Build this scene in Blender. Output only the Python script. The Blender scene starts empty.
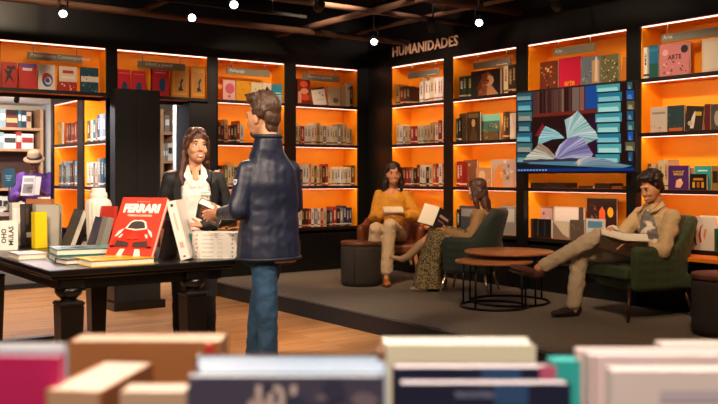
import bpy, math, random
from mathutils import Vector, Matrix, noise
random.seed(7)
SC = bpy.context.scene
COL = SC.collection
V = Vector
# ---------------------------------------------------------------- frame of the room
# world: X runs along the left wall (towards the corner), Y runs along the right wall, camera at the origin
FW = V((.5845, .8114, 0)); RT = V((.8114, -.5845, 0)); FPX = 886.0; H = 1.32
CAMROT = math.atan2(RT.y, RT.x)
WA = 9.17      # front plane of the bookcases on the left wall  (Y)
WB = 6.75      # front plane of the bookcases on the right wall (X)
ST = .155      # height of the carpeted platform
def ray(px, py): return FW*FPX + RT*(px-359) + V((0, 0, 176-py))
def at(px, py, D): return V((0, 0, H)) + ray(px, py)*(D/FPX)
def onZ(px, py, z): d = ray(px, py); return V((0, 0, H))+d*((z-H)/d.z)
def xA(px, Y=WA): d = ray(px, 176); return d.x*Y/d.y
def yB(px, X=WB): d = ray(px, 176); return d.y*X/d.x

# ---------------------------------------------------------------- materials
def lin(h):
    h = h.lstrip('#'); c = [int(h[i:i+2], 16)/255 for i in (0, 2, 4)]
    return tuple(((v+.055)/1.055)**2.4 if v > .04045 else v/12.92 for v in c)
MATS = {}
def mat(name, col, rough=.6, metal=0, emit=0, ecol=None, var=0, vscale=6, bump=0, bscale=40, spec=.5, sheen=0, coat=0):
    if name in MATS: return MATS[name]
    m = bpy.data.materials.new(name); m.use_nodes = True; nt = m.node_tree
    b = nt.nodes['Principled BSDF']; c = lin(col)
    b.inputs['Base Color'].default_value = (*c, 1)
    b.inputs['Roughness'].default_value = rough; b.inputs['Metallic'].default_value = metal
    b.inputs['Specular IOR Level'].default_value = spec
    if sheen: b.inputs['Sheen Weight'].default_value = sheen
    if coat: b.inputs['Coat Weight'].default_value = coat; b.inputs['Coat Roughness'].default_value = .2
    if emit:
        b.inputs['Emission Color'].default_value = (*lin(ecol or col), 1); b.inputs['Emission Strength'].default_value = emit
    if var or bump:
        tc = nt.nodes.new('ShaderNodeTexCoord')
    if var:
        n = nt.nodes.new('ShaderNodeTexNoise'); n.inputs['Scale'].default_value = vscale; n.inputs['Detail'].default_value = 4
        nt.links.new(tc.outputs['Object'], n.inputs['Vector'])
        r = nt.nodes.new('ShaderNodeMapRange'); r.inputs[1].default_value = .3; r.inputs[2].default_value = .7
        r.inputs[3].default_value = 1-var; r.inputs[4].default_value = 1+var
        nt.links.new(n.outputs['Fac'], r.inputs[0])
        mx = nt.nodes.new('ShaderNodeVectorMath'); mx.operation = 'SCALE'; mx.inputs[0].default_value = c
        nt.links.new(r.outputs[0], mx.inputs['Scale']); nt.links.new(mx.outputs[0], b.inputs['Base Color'])
    if bump:
        n2 = nt.nodes.new('ShaderNodeTexNoise'); n2.inputs['Scale'].default_value = bscale; n2.inputs['Detail'].default_value = 3
        nt.links.new(tc.outputs['Object'], n2.inputs['Vector'])
        bp = nt.nodes.new('ShaderNodeBump'); bp.inputs['Strength'].default_value = bump; bp.inputs['Distance'].default_value = .01
        nt.links.new(n2.outputs['Fac'], bp.inputs['Height']); nt.links.new(bp.outputs[0], b.inputs['Normal'])
    MATS[name] = m; return m

def cmat(col, rough=.5): return mat('paint_'+col.strip('#').lower(), col, rough)

def spine_mat(base, accent, seed):
    """book cover colour with a printed title block and bands along the spine"""
    key = 'spine_%s_%s_%d' % (base, accent, seed)
    if key in MATS: return MATS[key]
    m = bpy.data.materials.new(key); m.use_nodes = True; nt = m.node_tree; N = nt.nodes.new; L = nt.links.new
    b = nt.nodes['Principled BSDF']; b.inputs['Roughness'].default_value = .45
    tc = N('ShaderNodeTexCoord'); sp = N('ShaderNodeSeparateXYZ'); L(tc.outputs['Generated'], sp.inputs[0])
    rnd = random.Random(seed); lo = rnd.uniform(.3, .45); hi = rnd.uniform(.6, .88)
    def rng(sock, a, c):
        g = N('ShaderNodeMath'); g.operation = 'GREATER_THAN'; L(sock, g.inputs[0]); g.inputs[1].default_value = a
        l = N('ShaderNodeMath'); l.operation = 'LESS_THAN'; L(sock, l.inputs[0]); l.inputs[1].default_value = c
        k = N('ShaderNodeMath'); k.operation = 'MULTIPLY'; L(g.outputs[0], k.inputs[0]); L(l.outputs[0], k.inputs[1]); return k.outputs[0]
    def mul(a, c, op='MULTIPLY'):
        k = N('ShaderNodeMath'); k.operation = op; L(a, k.inputs[0]); L(c, k.inputs[1]); return k.outputs[0]
    nz = N('ShaderNodeTexNoise'); nz.inputs['Scale'].default_value = 1; nz.inputs['Detail'].default_value = 1
    mp = N('ShaderNodeMapping'); mp.inputs['Scale'].default_value = (3, 3, 26); L(tc.outputs['Generated'], mp.inputs[0]); L(mp.outputs[0], nz.inputs['Vector'])
    th = N('ShaderNodeMath'); th.operation = 'GREATER_THAN'; L(nz.outputs['Fac'], th.inputs[0]); th.inputs[1].default_value = .47
    title = mul(mul(rng(sp.outputs['Z'], lo, hi), rng(sp.outputs['X'], .28, .72)), th.outputs[0])
    band = rng(sp.outputs['Z'], rnd.uniform(.06, .12), rnd.uniform(.13, .2))
    fac = mul(title, band, 'MAXIMUM')
    mx = N('ShaderNodeMix'); mx.data_type = 'RGBA'; L(fac, mx.inputs['Factor'])
    mx.inputs[6].default_value = (*lin(base), 1); mx.inputs[7].default_value = (*lin(accent), 1)
    L(mx.outputs[2], b.inputs['Base Color']); MATS[key] = m; return m

BLACK = mat('black_lacquer', '#0b0a0a', .38, var=.2)
BLACKM = mat('black_matt', '#0a0909', .7)
ORANGE = mat('orange_panel', '#ffa716', .55, var=.04, vscale=2)
PAGES = mat('paper_pages', '#e9e1d2', .85, bump=.3, bscale=150)
WHITE = mat('white_print', '#f2f0ec', .5)
LED = mat('led_strip', '#ffd9c8', .5, emit=3.2, ecol='#ffb8a8')

# ---------------------------------------------------------------- mesh builder
class MB:
    def __init__(s): s.v = []; s.f = []; s.mi = []; s.sm = []; s.mats = []
    def m(s, material):
        if material not in s.mats: s.mats.append(material)
        return s.mats.index(material)
    def add(s, vs, fs, material, smooth=False, M=None):
        o = len(s.v); i = s.m(material)
        s.v += [(M @ V(p)) if M else V(p) for p in vs]
        for f in fs: s.f.append([o+k for k in f]); s.mi.append(i); s.sm.append(smooth)
        return s
    def box(s, lo, hi, material, M=None):
        (a, b, c), (d, e, g) = lo, hi
        vs = [(a,b,c),(d,b,c),(d,e,c),(a,e,c),(a,b,g),(d,b,g),(d,e,g),(a,e,g)]
        return s.add(vs, [(3,2,1,0),(4,5,6,7),(0,1,5,4),(1,2,6,5),(2,3,7,6),(3,0,4,7)], material, False, M)
    def bbox(s, lo, hi, material, bev=.005, M=None):
        """box with chamfered vertical and horizontal edges"""
        (a, b, c), (d, e, g) = lo, hi; r = bev
        def ring(z, q): return [(a+q,b,z),(d-q,b,z),(d,b+q,z),(d,e-q,z),(d-q,e,z),(a+q,e,z),(a,e-q,z),(a,b+q,z)]
        def ring2(z): return [(a+r*1.3,b+r,z),(d-r*1.3,b+r,z),(d-r,b+r*1.3,z),(d-r,e-r*1.3,z),(d-r*1.3,e-r,z),(a+r*1.3,e-r,z),(a+r,e-r*1.3,z),(a+r,b+r*1.3,z)]
        vs = ring2(c)+ring(c+r, r)+ring(g-r, r)+ring2(g); fs = [tuple(range(7,-1,-1)), tuple(range(24,32))]
        for k in range(3):
            for j in range(8): n = (j+1) % 8; fs.append((k*8+j, k*8+n, k*8+8+n, k*8+8+j))
        return s.add(vs, fs, material, False, M)
    def lathe(s, prof, material, n=24, M=None, smooth=True, cap=True, sx=1, sy=1):
        vs = []; fs = []
        for r, z in prof:
            for k in range(n): a = 2*math.pi*k/n; vs.append((r*math.cos(a)*sx, r*math.sin(a)*sy, z))
        for j in range(len(prof)-1):
            for k in range(n): q = (k+1) % n; fs.append((j*n+k, j*n+q, (j+1)*n+q, (j+1)*n+k))
        if cap: fs.append(tuple(range(n-1, -1, -1))); t = (len(prof)-1)*n; fs.append(tuple(range(t, t+n)))
        return s.add(vs, fs, material, smooth, M)
    def tube(s, pts, r, material, n=8, M=None, closed=False, smooth=True):
        pts = [V(p) for p in pts]; rs = r if isinstance(r, (list, tuple)) else [r]*len(pts); vs = []; fs = []; up = None; N = len(pts)
        for i, p in enumerate(pts):
            t = (pts[(i+1) % N]-pts[i-1]) if closed else (pts[min(i+1, N-1)]-pts[max(i-1, 0)])
            t.normalize()
            if up is None: up = V((0,0,1)) if abs(t.z) < .9 else V((1,0,0))
            x = t.cross(up)
            if x.length < 1e-6: x = t.orthogonal()
            x.normalize(); y = x.cross(t).normalized(); up = y
            for k in range(n): a = 2*math.pi*k/n; vs.append(p+(x*math.cos(a)+y*math.sin(a))*rs[i])
        for j in range(N if closed else N-1):
            j2 = (j+1) % N
            for k in range(n): q = (k+1) % n; fs.append((j*n+k, j*n+q, j2*n+q, j2*n+k))
        if not closed: fs.append(tuple(range(n-1, -1, -1))); fs.append(tuple(range((N-1)*n, N*n)))
        return s.add(vs, fs, material, smooth, M)
    def cyl(s, a, b, r1, r2, material, n=12, M=None): return s.tube([a, b], [r1, r2], material, n, M)
    def sph(s, c, r, material, n=12, m=8, M=None, R=None):
        r = V((r, r, r)) if isinstance(r, (int, float)) else V(r); c = V(c); vs = []; fs = []
        for j in range(m+1):
            ph = math.pi*j/m
            for k in range(n):
                a = 2*math.pi*k/n; q = V((r.x*math.sin(ph)*math.cos(a), r.y*math.sin(ph)*math.sin(a), r.z*math.cos(ph)))
                vs.append(c+(R @ q if R else q))
        for j in range(m):
            for k in range(n): q = (k+1) % n; fs.append((j*n+k, (j+1)*n+k, (j+1)*n+q, j*n+q))
        return s.add(vs, fs, material, True, M)
    def loft(s, rings, material, M=None, smooth=True, cap=True):
        n = len(rings[0]); vs = [p for r in rings for p in r]; fs = []
        for j in range(len(rings)-1):
            for k in range(n): q = (k+1) % n; fs.append((j*n+k, j*n+q, (j+1)*n+q, (j+1)*n+k))
        if cap: fs.append(tuple(range(n-1, -1, -1))); t = (len(rings)-1)*n; fs.append(tuple(range(t, t+n)))
        return s.add(vs, fs, material, smooth, M)
    def poly(s, pts, material, M=None): return s.add(pts, [tuple(range(len(pts)))], material, False, M)
    def mesh(s, name):
        me = bpy.data.meshes.new(name); me.from_pydata([tuple(p) for p in s.v], [], s.f)
        for m_ in s.mats: me.materials.append(m_)
        me.polygons.foreach_set('material_index', s.mi); me.polygons.foreach_set('use_smooth', s.sm); me.update(); return me
    def build(s, name, parent=None, loc=(0,0,0), rotz=0, M=None):
        o = bpy.data.objects.new(name, s.mesh(name)); COL.objects.link(o)
        if M is not None: o.matrix_world = M
        else: o.location = loc; o.rotation_euler = (0, 0, rotz)
        if parent: o.parent = parent
        return o

def tag(o, label=None, cat=None, group=None, kind=None):
    if label: o['label'] = label
    if cat: o['category'] = cat
    if group: o['group'] = group
    if kind: o['kind'] = kind
    return o
def thing(name, label, cat, loc=(0,0,0), rotz=0, group=None):
    o = bpy.data.objects.new(name, None); COL.objects.link(o); o.location = loc; o.rotation_euler = (0,0,rotz); o.empty_display_size = .1
    return tag(o, label, cat, group)
def struct(name, mb, **k): o = mb.build(name, **k); o['kind'] = 'structure'; return o
def frame(o, x, y, z):
    """matrix with origin o and the given axes"""
    return Matrix(((x[0],y[0],z[0],o[0]),(x[1],y[1],z[1],o[1]),(x[2],y[2],z[2],o[2]),(0,0,0,1)))
def RZ(a): return Matrix.Rotation(a, 4, 'Z')

# lettering as flat or extruded mesh (built-in font outlines)
_tc = {}
def text_geo(txt, size, ext=0, bold=0, space=1):
    key = (txt, size, ext, bold, space)
    if key not in _tc:
        cu = bpy.data.curves.new('t', 'FONT'); cu.body = txt; cu.size = size; cu.extrude = ext; cu.offset = bold; cu.space_character = space
        cu.align_x = 'CENTER'; cu.resolution_u = 2; ob = bpy.data.objects.new('t', cu); COL.objects.link(ob)
        dg = bpy.context.evaluated_depsgraph_get(); dg.update()
        me = bpy.data.meshes.new_from_object(ob.evaluated_get(dg))
        _tc[key] = ([v.co.copy() for v in me.vertices], [tuple(p.vertices) for p in me.polygons])
        bpy.data.objects.remove(ob); bpy.data.meshes.remove(me)
    return _tc[key]
def put_text(mb, txt, size, material, M, ext=0, bold=0, space=1):
    vs, fs = text_geo(txt, size, ext, bold, space); mb.add(vs, fs, material, False, M)
def text_M(o, right, up):
    r = V(right).normalized(); u = V(up).normalized(); return frame(o, r, u, r.cross(u))

# ---------------------------------------------------------------- organic surfaces: closed shapes fused into one skin
def cap(a, b, r1, r2=None): return ('cap', V(a), V(b), r1, r1 if r2 is None else r2)
def ell(c, r, R=None): return ('ell', V(c), r, R)
def loft(rings): return ('loft', rings)
def ring(c, s, h, w, d, n=22, p=2.3, tilt=None):
    """super-ellipse ring: half-width w along s, half-depth d along h"""
    c = V(c); out = []
    for k in range(n):
        a = 2*math.pi*k/n; ca, sa = math.cos(a), math.sin(a)
        q = (abs(ca)**(2/p))*(1 if ca > 0 else -1); t = (abs(sa)**(2/p))*(1 if sa > 0 else -1)
        out.append(c+V(s)*(w*q)+V(h)*(d*t))
    return out
def sculpt(name, prims, material, voxel=.008, smooth=6, wrinkle=None, parent=None, wob=None):
    mb = MB()
    for p in prims:
        if p[0] == 'cap':
            a, b, r1, r2 = p[1:]; d = b-a; L = d.length
            if L < 1e-5: mb.sph(a, r1, BLACK); continue
            t = d/L; pts = []; rs = []
            for k in range(5): f = math.pi/2*(k/4); pts.append(a-t*(r1*math.cos(f))); rs.append(max(r1*math.sin(f), 1e-4))
            for k in range(5): f = math.pi/2*(k/4); pts.append(b+t*(r2*math.sin(f))); rs.append(max(r2*math.cos(f), 1e-4))
            mb.tube(pts, rs, BLACK, 14)
        elif p[0] == 'ell': mb.sph(p[1], p[2], BLACK, 18, 12, R=p[3])
        elif p[0] == 'box': mb.box(*p[1:3], BLACK, M=p[3])
        else: mb.loft(p[1], BLACK)
    o = mb.build(name)
    md = o.modifiers.new('r', 'REMESH'); md.mode = 'VOXEL'; md.voxel_size = voxel; md.use_smooth_shade = True
    if smooth: s = o.modifiers.new('s', 'SMOOTH'); s.factor = .5; s.iterations = smooth
    for w in (wrinkle or []):
        tx = bpy.data.textures.new('w', 'CLOUDS'); tx.noise_scale = w[1]; tx.noise_depth = 1
        dm = o.modifiers.new('d', 'DISPLACE'); dm.texture = tx; dm.strength = w[0]; dm.mid_level = .5; dm.texture_coords = 'LOCAL'
    dg = bpy.context.evaluated_depsgraph_get(); dg.update()
    me = bpy.data.meshes.new_from_object(o.evaluated_get(dg)); me.name = name
    old = o.data; o.modifiers.clear(); o.data = me; bpy.data.meshes.remove(old)
    me.materials.clear(); me.materials.append(material)
    me.polygons.foreach_set('use_smooth', [True]*len(me.polygons)); me.polygons.foreach_set('material_index', [0]*len(me.polygons))
    if parent: o.parent = parent
    return o
# ================================================================ the room
def plank_mat():
    m = bpy.data.materials.new('oak_planks'); m.use_nodes = True; nt = m.node_tree; N = nt.nodes.new; L = nt.links.new
    b = nt.nodes['Principled BSDF']; b.inputs['Roughness'].default_value = .42
    tc = N('ShaderNodeTexCoord'); mp = N('ShaderNodeMapping'); mp.inputs['Rotation'].default_value = (0, 0, 0); L(tc.outputs['Object'], mp.inputs[0])
    br = N('ShaderNodeTexBrick'); br.inputs['Scale'].default_value = 1; br.inputs['Brick Width'].default_value = 1.3; br.inputs['Row Height'].default_value = .13
    br.inputs['Mortar Size'].default_value = .002; br.inputs['Color1'].default_value = (*lin('#d09a64'), 1); br.inputs['Color2'].default_value = (*lin('#b67c48'), 1)
    br.inputs['Mortar'].default_value = (*lin('#5c3417'), 1); L(mp.outputs[0], br.inputs['Vector'])
    mp2 = N('ShaderNodeMapping'); mp2.inputs['Scale'].default_value = (1.2, 22, 1); L(tc.outputs['Object'], mp2.inputs[0])
    nz = N('ShaderNodeTexNoise'); nz.inputs['Scale'].default_value = 2; nz.inputs['Detail'].default_value = 5; L(mp2.outputs[0], nz.inputs['Vector'])
    mr = N('ShaderNodeMapRange'); mr.inputs[1].default_value = .3; mr.inputs[2].default_value = .7; mr.inputs[3].default_value = .72; mr.inputs[4].default_value = 1.2; L(nz.outputs['Fac'], mr.inputs[0])
    mx = N('ShaderNodeVectorMath'); mx.operation = 'SCALE'; L(br.outputs['Color'], mx.inputs[0]); L(mr.outputs[0], mx.inputs['Scale']); L(mx.outputs[0], b.inputs['Base Color'])
    return m
FLOOR = plank_mat()
CARPET = mat('grey_brown_carpet', '#6f665b', .95, var=.22, vscale=60, bump=.6, bscale=300)
CEIL = mat('dark_ceiling', '#3c2a20', .8, var=.35, vscale=2)
WOODP = mat('pale_shelf_wood', '#b98f6a', .6, var=.15)
b = MB(); b.box((-6, -3, -.1), (9, 15, 0), FLOOR); struct('floor', b)
b = MB(); b.box((-6, -3, 3.5), (7.6, 9.9, 3.6), CEIL); struct('ceiling', b)
b = MB(); b.box((2.0, 9.9, 2.32), (7.6, 15, 2.42), mat('white_ceiling', '#d9dde0', .8)); b.box((-6, 9.3, 2.32), (2.0, 15, 2.42), MATS['white_ceiling']); b.box((2.0, 9.38, 2.32), (3.3, 9.9, 2.42), MATS['white_ceiling']); struct('ceiling', b)
# platform: flat top, dark riser edge
b = MB(); b.box((4.45, -3, 0), (7.3, WA+.35, ST), CARPET)
struct('platform', b)
b = MB(); b.box((4.43, -3, 0), (4.45, WA-.0, ST-.012), mat('riser_black', '#181310', .6)); struct('trim_1', b)
# left wall (plane A): solid black masses around the bookcases
AE = [(2.24, 3.31), (3.43, 4.49), (4.617, 5.508), (5.664, 6.59)]
BE = [(7.706, 8.691), (6.56, 7.56), (5.17, 6.405), (3.785, 5.02)]
DEP = .32
LV = [.645, 1.155, 1.665, 2.155, 2.66]
b = MB()
b.box((-6, WA, 2.70), (7.1, WA+.35, 3.5), BLACK)               # header over the bookcases
b.box((-6, WA, 0), (.9, WA+.3, 2.70), BLACK)                   # far left
b.box((4.26, WA+.001, 0), (4.6, WA+.35, 2.14), mat('charcoal_panel', '#1d1c1e', .5))
b.box((4.50, WA, 2.14), (4.6, WA+.35, 2.70), BLACK)
b.box((3.32, WA, 2.14), (3.42, WA+.35, 2.70), BLACK)
b.box((3.72, WA+.36, 0), (3.9, WA+.5, 2.3), BLACK)
b.box((6.6, WA-.0, 0), (7.1, WA+.35, 2.70), BLACK)             # corner pier
b.box((5.52, WA, 0), (5.652, WA+.35, 2.70), BLACK)
b.box((.9, WA, 2.14), (2.228, WA+.35, 2.70), BLACK)
b.box((4.6, WA+.34, 0), (7.1, WA+.4, 2.70), BLACK)
struct('wall_left', b)
# right wall (plane B)
b = MB()
b.box((WB, -3, 2.70), (WB+.4, WA, 3.5), BLACK)
b.box((WB, 8.703, 0), (WB+.35, WA, 2.70), BLACK)
b.box((WB, 7.572, 0), (WB+.35, 7.694, 2.70), BLACK)
b.box((WB, 6.417, 0), (WB+.35, 6.548, 2.70), BLACK)
b.box((WB, 5.032, 0), (WB+.35, 5.158, 2.70), BLACK)
b.box((WB, -3, 0), (WB+.35, 3.773, 2.70), BLACK)
b.box((WB+.34, -3, 0), (WB+.5, WA, 2.70), BLACK)
struct('wall_right', b)
# walls of the room behind, seen through the doorway
b = MB(); b.box((-6, 13.0, 0), (7.6, 13.2, 2.42), mat('back_room_wall', '#b9a892', .8)); struct('wall_back', b)
b = MB(); b.box((3.72, 9.7, 0), (3.8, 13, 2.32), mat('back_room_white', '#d8dbde', .7)); struct('wall_side', b)
b = MB(); b.box((xA(178, 10.2), 10.2, 0), (5.3, 10.35, 2.32), MATS['back_room_white']); struct('trim_2', b)
# thin bench line / skirting in front of the base units
b = MB(); b.box((WB-.03, -3, ST+.28), (WB, 8.7, ST+.30), mat('dark_edge', '#2a211b', .4)); struct('trim_3', b)

# ---------------------------------------------------------------- bookcases
SHELF = mat('shelf_black_edge', '#150c08', .45)
SHELFT = mat('shelf_top', '#e07a12', .5, var=.06)
LABELM = mat('sign_grey', '#8c8774', .4); SIGNTXT = mat('sign_text', '#f1ede0', .5)
def bookcase(plane, a0, a1, rows, label, sign=None, top=LV[4], depth=DEP, base=True, tv=False):
    """bookcase in its own frame: x along the wall (viewer's left to right), y into the wall, z up; rows = compartments (lower level, upper level)"""
    w = abs(a1-a0)
    if plane == 'A': root = thing('bookcase', label, 'bookcase', (a0, WA, 0), 0)
    elif plane == 'B': root = thing('bookcase', label, 'bookcase', (WB, a1, 0), -math.pi/2)
    else: root = thing('bookcase', label, 'bookcase', (plane[0], a1, 0), -math.pi/2)
    lo = rows[0][0]; t = .012
    f = MB(); f.box((-t, 0, lo-.03), (0, depth, top+.04), BLACK); f.box((w, 0, lo-.03), (w+t, depth, top+.04), BLACK); f.box((-t, 0, top+.012), (w+t, depth, top+.04), BLACK)
    f.box((-t, depth, lo-.03), (w+t, depth+.012, top+.04), BLACK)
    f.build('carcass', root)
    if base:
        g = MB(); g.box((-t, .0, .06 if not base == 'stage' else ST), (w+t, depth, lo-.03), BLACK); g.build('base_cabinet', root)
    q = MB(); q.box((0, depth-.008, lo+.03), (w, depth-.001, top+.01), ORANGE); q.box((0, .02, lo+.03), (.006, depth-.008, top+.01), ORANGE); q.box((w-.006, .02, lo+.03), (w, depth-.008, top+.01), ORANGE)
    q.box((.006, .02, top+.004), (w-.006, depth-.008, top+.011), ORANGE)
    q.build('lining', root)
    for i, (z0, z1) in enumerate(rows):
        s = MB(); s.box((0, 0, z0+(.0065 if z0 < 1.2 else .008)), (w, .018, z0+.044), SHELF); s.box((.0, .018, z0+.01), (w, depth-.01, z0+.04), SHELFT if z0 > .7 else SHELFT)
        s.build('shelf', root)
        if True:
            e = MB(); e.box((.008, .019, z1+(.001 if z1 > 2.5 else .0035)), (w-.008, .030, z1+(.0095 if z1 > 2.5 else .0085)), LED); e.build('light_strip', root)
            ld = bpy.data.lights.new('led', 'AREA'); ld.shape = 'RECTANGLE'; ld.size = w-.03; ld.size_y = .012; ld.energy = .72*w; ld.color = lin('#ffdcb8'); lo = bpy.data.objects.new('led_light', ld); COL.objects.link(lo); lo.parent = root; lo.location = (w/2, .032, z1+.004); lo.rotation_euler = (.55, 0, 0)
    if sign is not None:
        x0, x1, z0, txt = sign; g = MB(); g.bbox((x0, .03, z0), (x1, .05, z0+.075), LABELM, .003)
        for xx in (x0+.06, x1-.06): g.cyl((xx, .04, z0+.07), (xx, .04, top+.006), .004, .004, LABELM, 6)
        s_ = g.build('category_sign', root)
        if txt:
            k = MB(); put_text(k, txt, .05, SIGNTXT, text_M((x0+.02+.0125*len(txt), .029, z0+.03), (1,0,0), (0,0,1)), bold=.0006); k.build('sign_lettering', s_)
        else:
            k = MB(); k.box((x1-.2, .0285, z0+.012), (x1-.04, .0295, z0+.02), SIGNTXT); k.build('sign_lettering', s_)
    return root
R4 = [(LV[i], LV[i+1]) for i in range(4)]
bookcase('A', *AE[0], [(2.155, 2.66)], 'orange lit bookcase box bridging over the doorway at left', (.27, .83, 2.50, 'Pensamiento Contemporáneo'), base=False, depth=.2)
bookcase('A', *AE[1], [(2.155, 2.66)], 'orange lit bookcase box above the tall black cabinet', (.24, .80, 2.50, 'Infantil y Juvenil'), base=False, depth=.2)
bookcase('A', *AE[2], R4, 'orange lit bookcase behind the man in the navy jacket', (.13, .70, 2.50, 'Pedagogía'), base='stage')
bookcase('A', *AE[3], R4, 'orange lit bookcase on the left wall, nearest to the corner', (.12, .66, 2.50, 'Psicología general'), base='stage')
bookcase('B', *BE[0], R4, 'orange lit bookcase under the raised wall lettering', (.30, .86, 2.50, None), base='stage')
bookcase('B', *BE[1], R4, 'orange lit bookcase on the left of the wall screen', (.32, .88, 2.50, None), base='stage')
bookcase('B', *BE[2], R4, 'wide orange lit bookcase that carries the screen', (.33, .85, 2.52, 'Arte'), base='stage')
bookcase('B', *BE[3], R4, 'orange lit bookcase right of the screen, behind the seated man', (.20, .95, 2.50, 'Arte'), base='stage')
PX = 3.383
RP = [(.645, 1.155), (1.155, 1.665), (1.665, 2.2)]
bookcase((PX,), 9.40, 10.13, RP, 'orange lit side bookcase just inside the doorway', top=2.2, base=True, depth=.3)
bookcase((PX,), 10.34, 11.27, RP, 'orange lit side bookcase deeper inside the doorway, behind the person in the hat', top=2.2, base=True, depth=.3)
b = MB(); b.box((PX, 10.145, 0), (PX+.3, 10.325, 2.3), BLACK); b.box((PX, 9.39, 2.245), (PX+.3, 11.3, 2.32), BLACK); b.box((PX, 11.285, 0), (PX+.3, 11.36, 2.3), BLACK); struct('trim_4', b)

b = MB(); b.bbox((WB-.30, 3.45, .615), (WB-.001, 5.03, .652), SHELFT, .004); tag(b.build('wooden_ledge'), 'orange wooden ledge under the white book with curved strokes', 'shelf')
# tall black cabinet against the left wall and the low chest in front of it
t = thing('tall_cabinet', 'tall plain black cabinet standing between the doorway and the woman in the blazer', 'cabinet', (3.35, 9.02, 0))
b = MB(); b.box((0, 0, .1), (.50, .145, 2.24), BLACKM); b.build('body', t)
b = MB(); b.box((.01, .02, 0), (.49, .145, .1), BLACK); b.build('plinth', t)
b = MB(); b.box((.245, -.004, .14), (.255, 0, 2.2), mat('cab_rail', '#1d1a18', .4)); b.build('door_seam', t)
t = thing('drawer_chest', 'low black chest of drawers on the wood floor behind the display table', 'cabinet', (3.13, 8.4, 0))
b = MB(); b.box((0, 0, .08), (.46, .25, .62), BLACKM); b.build('body', t)
b = MB(); b.box((-.03, -.03, 0), (.5, .27, .08), BLACK); b.build('plinth', t)
for z in (.1, .27, .44):
    b = MB(); b.box((-.012, .01, z), (0, .24, z+.15), BLACK); b.build('drawer', t)

# shelving of the back room (pale wood, filled)
def backshelf(x0, x1, zs, label, y=12.6, zt=2.25):
    t = thing('wooden_bookcase', label, 'bookcase', (x0, y, 0)); w = x1-x0
    b = MB(); b.box((0, 0, 0), (.04, .36, zt), WOODP); b.box((w-.04, 0, 0), (w, .36, zt), WOODP); b.box((.04, .34, 0), (w-.04, .36, zt), mat('dark_back', '#4a2c22', .7)); b.build('frame', t)
    for z in zs: b = MB(); b.box((.04, 0, z), (w-.04, .34, z+.035), WOODP); b.build('shelf', t)
    return t
backshelf(2.75, 3.65, (.1, .45, .78, 1.12, 1.66, 1.95), 'pale wooden bookcase at the back right of the far room')
backshelf(1.7, 2.74, (.1, .45, .78, 1.12, 1.62, 1.9), 'pale wooden bookcase at the back left of the far room')
backshelf(xA(161, 11.6), xA(177.5, 11.6), (.1, .5, .82, 1.12, 1.5, 1.9), 'narrow wooden bookcase seen between cabinet and charcoal panel', y=11.6)
backshelf(.6, 1.69, (.1, .45, .78, 1.12, 1.62, 1.9), 'pale wooden bookcase at the outer left end of the far room')

# ---------------------------------------------------------------- raised letters on the header
b = MB(); SIGN = mat('raised_letters', '#f0c4aa', .45)
y0, y1 = yB(395), yB(459)
put_text(b, 'HUMANIDADES', .165, SIGN, text_M((WB-.03, (y0+y1)/2, 2.79), (0,-1,0), (0,0,1)), ext=.006, bold=.0025, space=1.05)
tag(b.build('wall_lettering'), 'raised copper coloured letters on the black header above the bookcases', 'sign')

# ---------------------------------------------------------------- ceiling: beams, pipes, lamp tracks, spotlights
PIPE = mat('dark_pipe', '#5c4032', .6); DUCT = mat('dark_duct', '#6a4a38', .6)
for k, (y, z, r) in enumerate([(5.6, 3.12, .04), (6.5, 3.03, .05), (7.25, 3.0, .03), (8.35, 2.93, .035)]):
    b = MB(); b.cyl((-4, y, z), (7.0, y, z), r, r, PIPE, 12); tag(b.build('ceiling_pipe'), ['slim dark ceiling pipe nearest the viewer', 'thick dark ceiling pipe over the display table', 'thin dark ceiling pipe over the armchairs', 'dark ceiling pipe closest to the left wall'][k], 'pipe')
for k, (x, z, r) in enumerate([(3.6, 3.07, .03), (5.35, 2.99, .035), (6.2, 3.04, .025)]):
    b = MB(); b.cyl((x, 1.0, z), (x, 9.1, z), r, r, PIPE, 12); tag(b.build('ceiling_pipe'), ['brown cross pipe over the middle of the room', 'brown cross pipe over the platform', 'brown cross pipe close to the wall lettering'][k], 'pipe')
for k, x in enumerate((1.2, 3.0, 4.9)):
    b = MB(); b.box((x, -2, 3.38), (x+.22, 9.1, 3.5), DUCT); tag(b.build('ceiling_beam'), ['dark ceiling beam on the left side', 'dark ceiling beam over the middle of the room', 'dark ceiling beam over the platform edge'][k], 'beam')
b = MB(); b.lathe([(.25, -.03), (.27, 0), (.27, .03), (.23, .05)], mat('speaker_ring', '#3a2a26', .4), 32); o = b.build('ceiling_speaker', loc=at(459, 4, 9.3)); tag(o, 'round dark ceiling speaker above the wall lettering', 'speaker')
for k, (p, q, lab) in enumerate([((1.0, 7.9, 2.98), (5.0, 7.9, 2.98), 'black lamp track along the left wall'), ((5.8, 2.0, 3.1), (5.8, 8.6, 3.1), 'black lamp track along the right wall'), ((.2, 4.25, 3.25), (4.4, 4.25, 3.25), 'black lamp track over the display table')]):
    b = MB(); p, q = V(p), V(q); d = (q-p).normalized(); s = V((-d.y, d.x, 0))*.018
    b.loft([[p-s, p+s, p+s+V((0,0,.03)), p-s+V((0,0,.03))], [q-s, q+s, q+s+V((0,0,.03)), q-s+V((0,0,.03))]], BLACKM, smooth=False)
    hang = b
    for f_ in (.1, .5, .9): c = p.lerp(q, f_); b.cyl(c+V((0,0,.03)), V((c.x, c.y, 3.5)), .006, .006, BLACKM, 6)
    tag(b.build('lamp_track'), lab, 'lamp track')
LAMP = mat('lamp_glass', '#f4f8ff', .3, emit=14, ecol='#eaf3ff')
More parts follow.
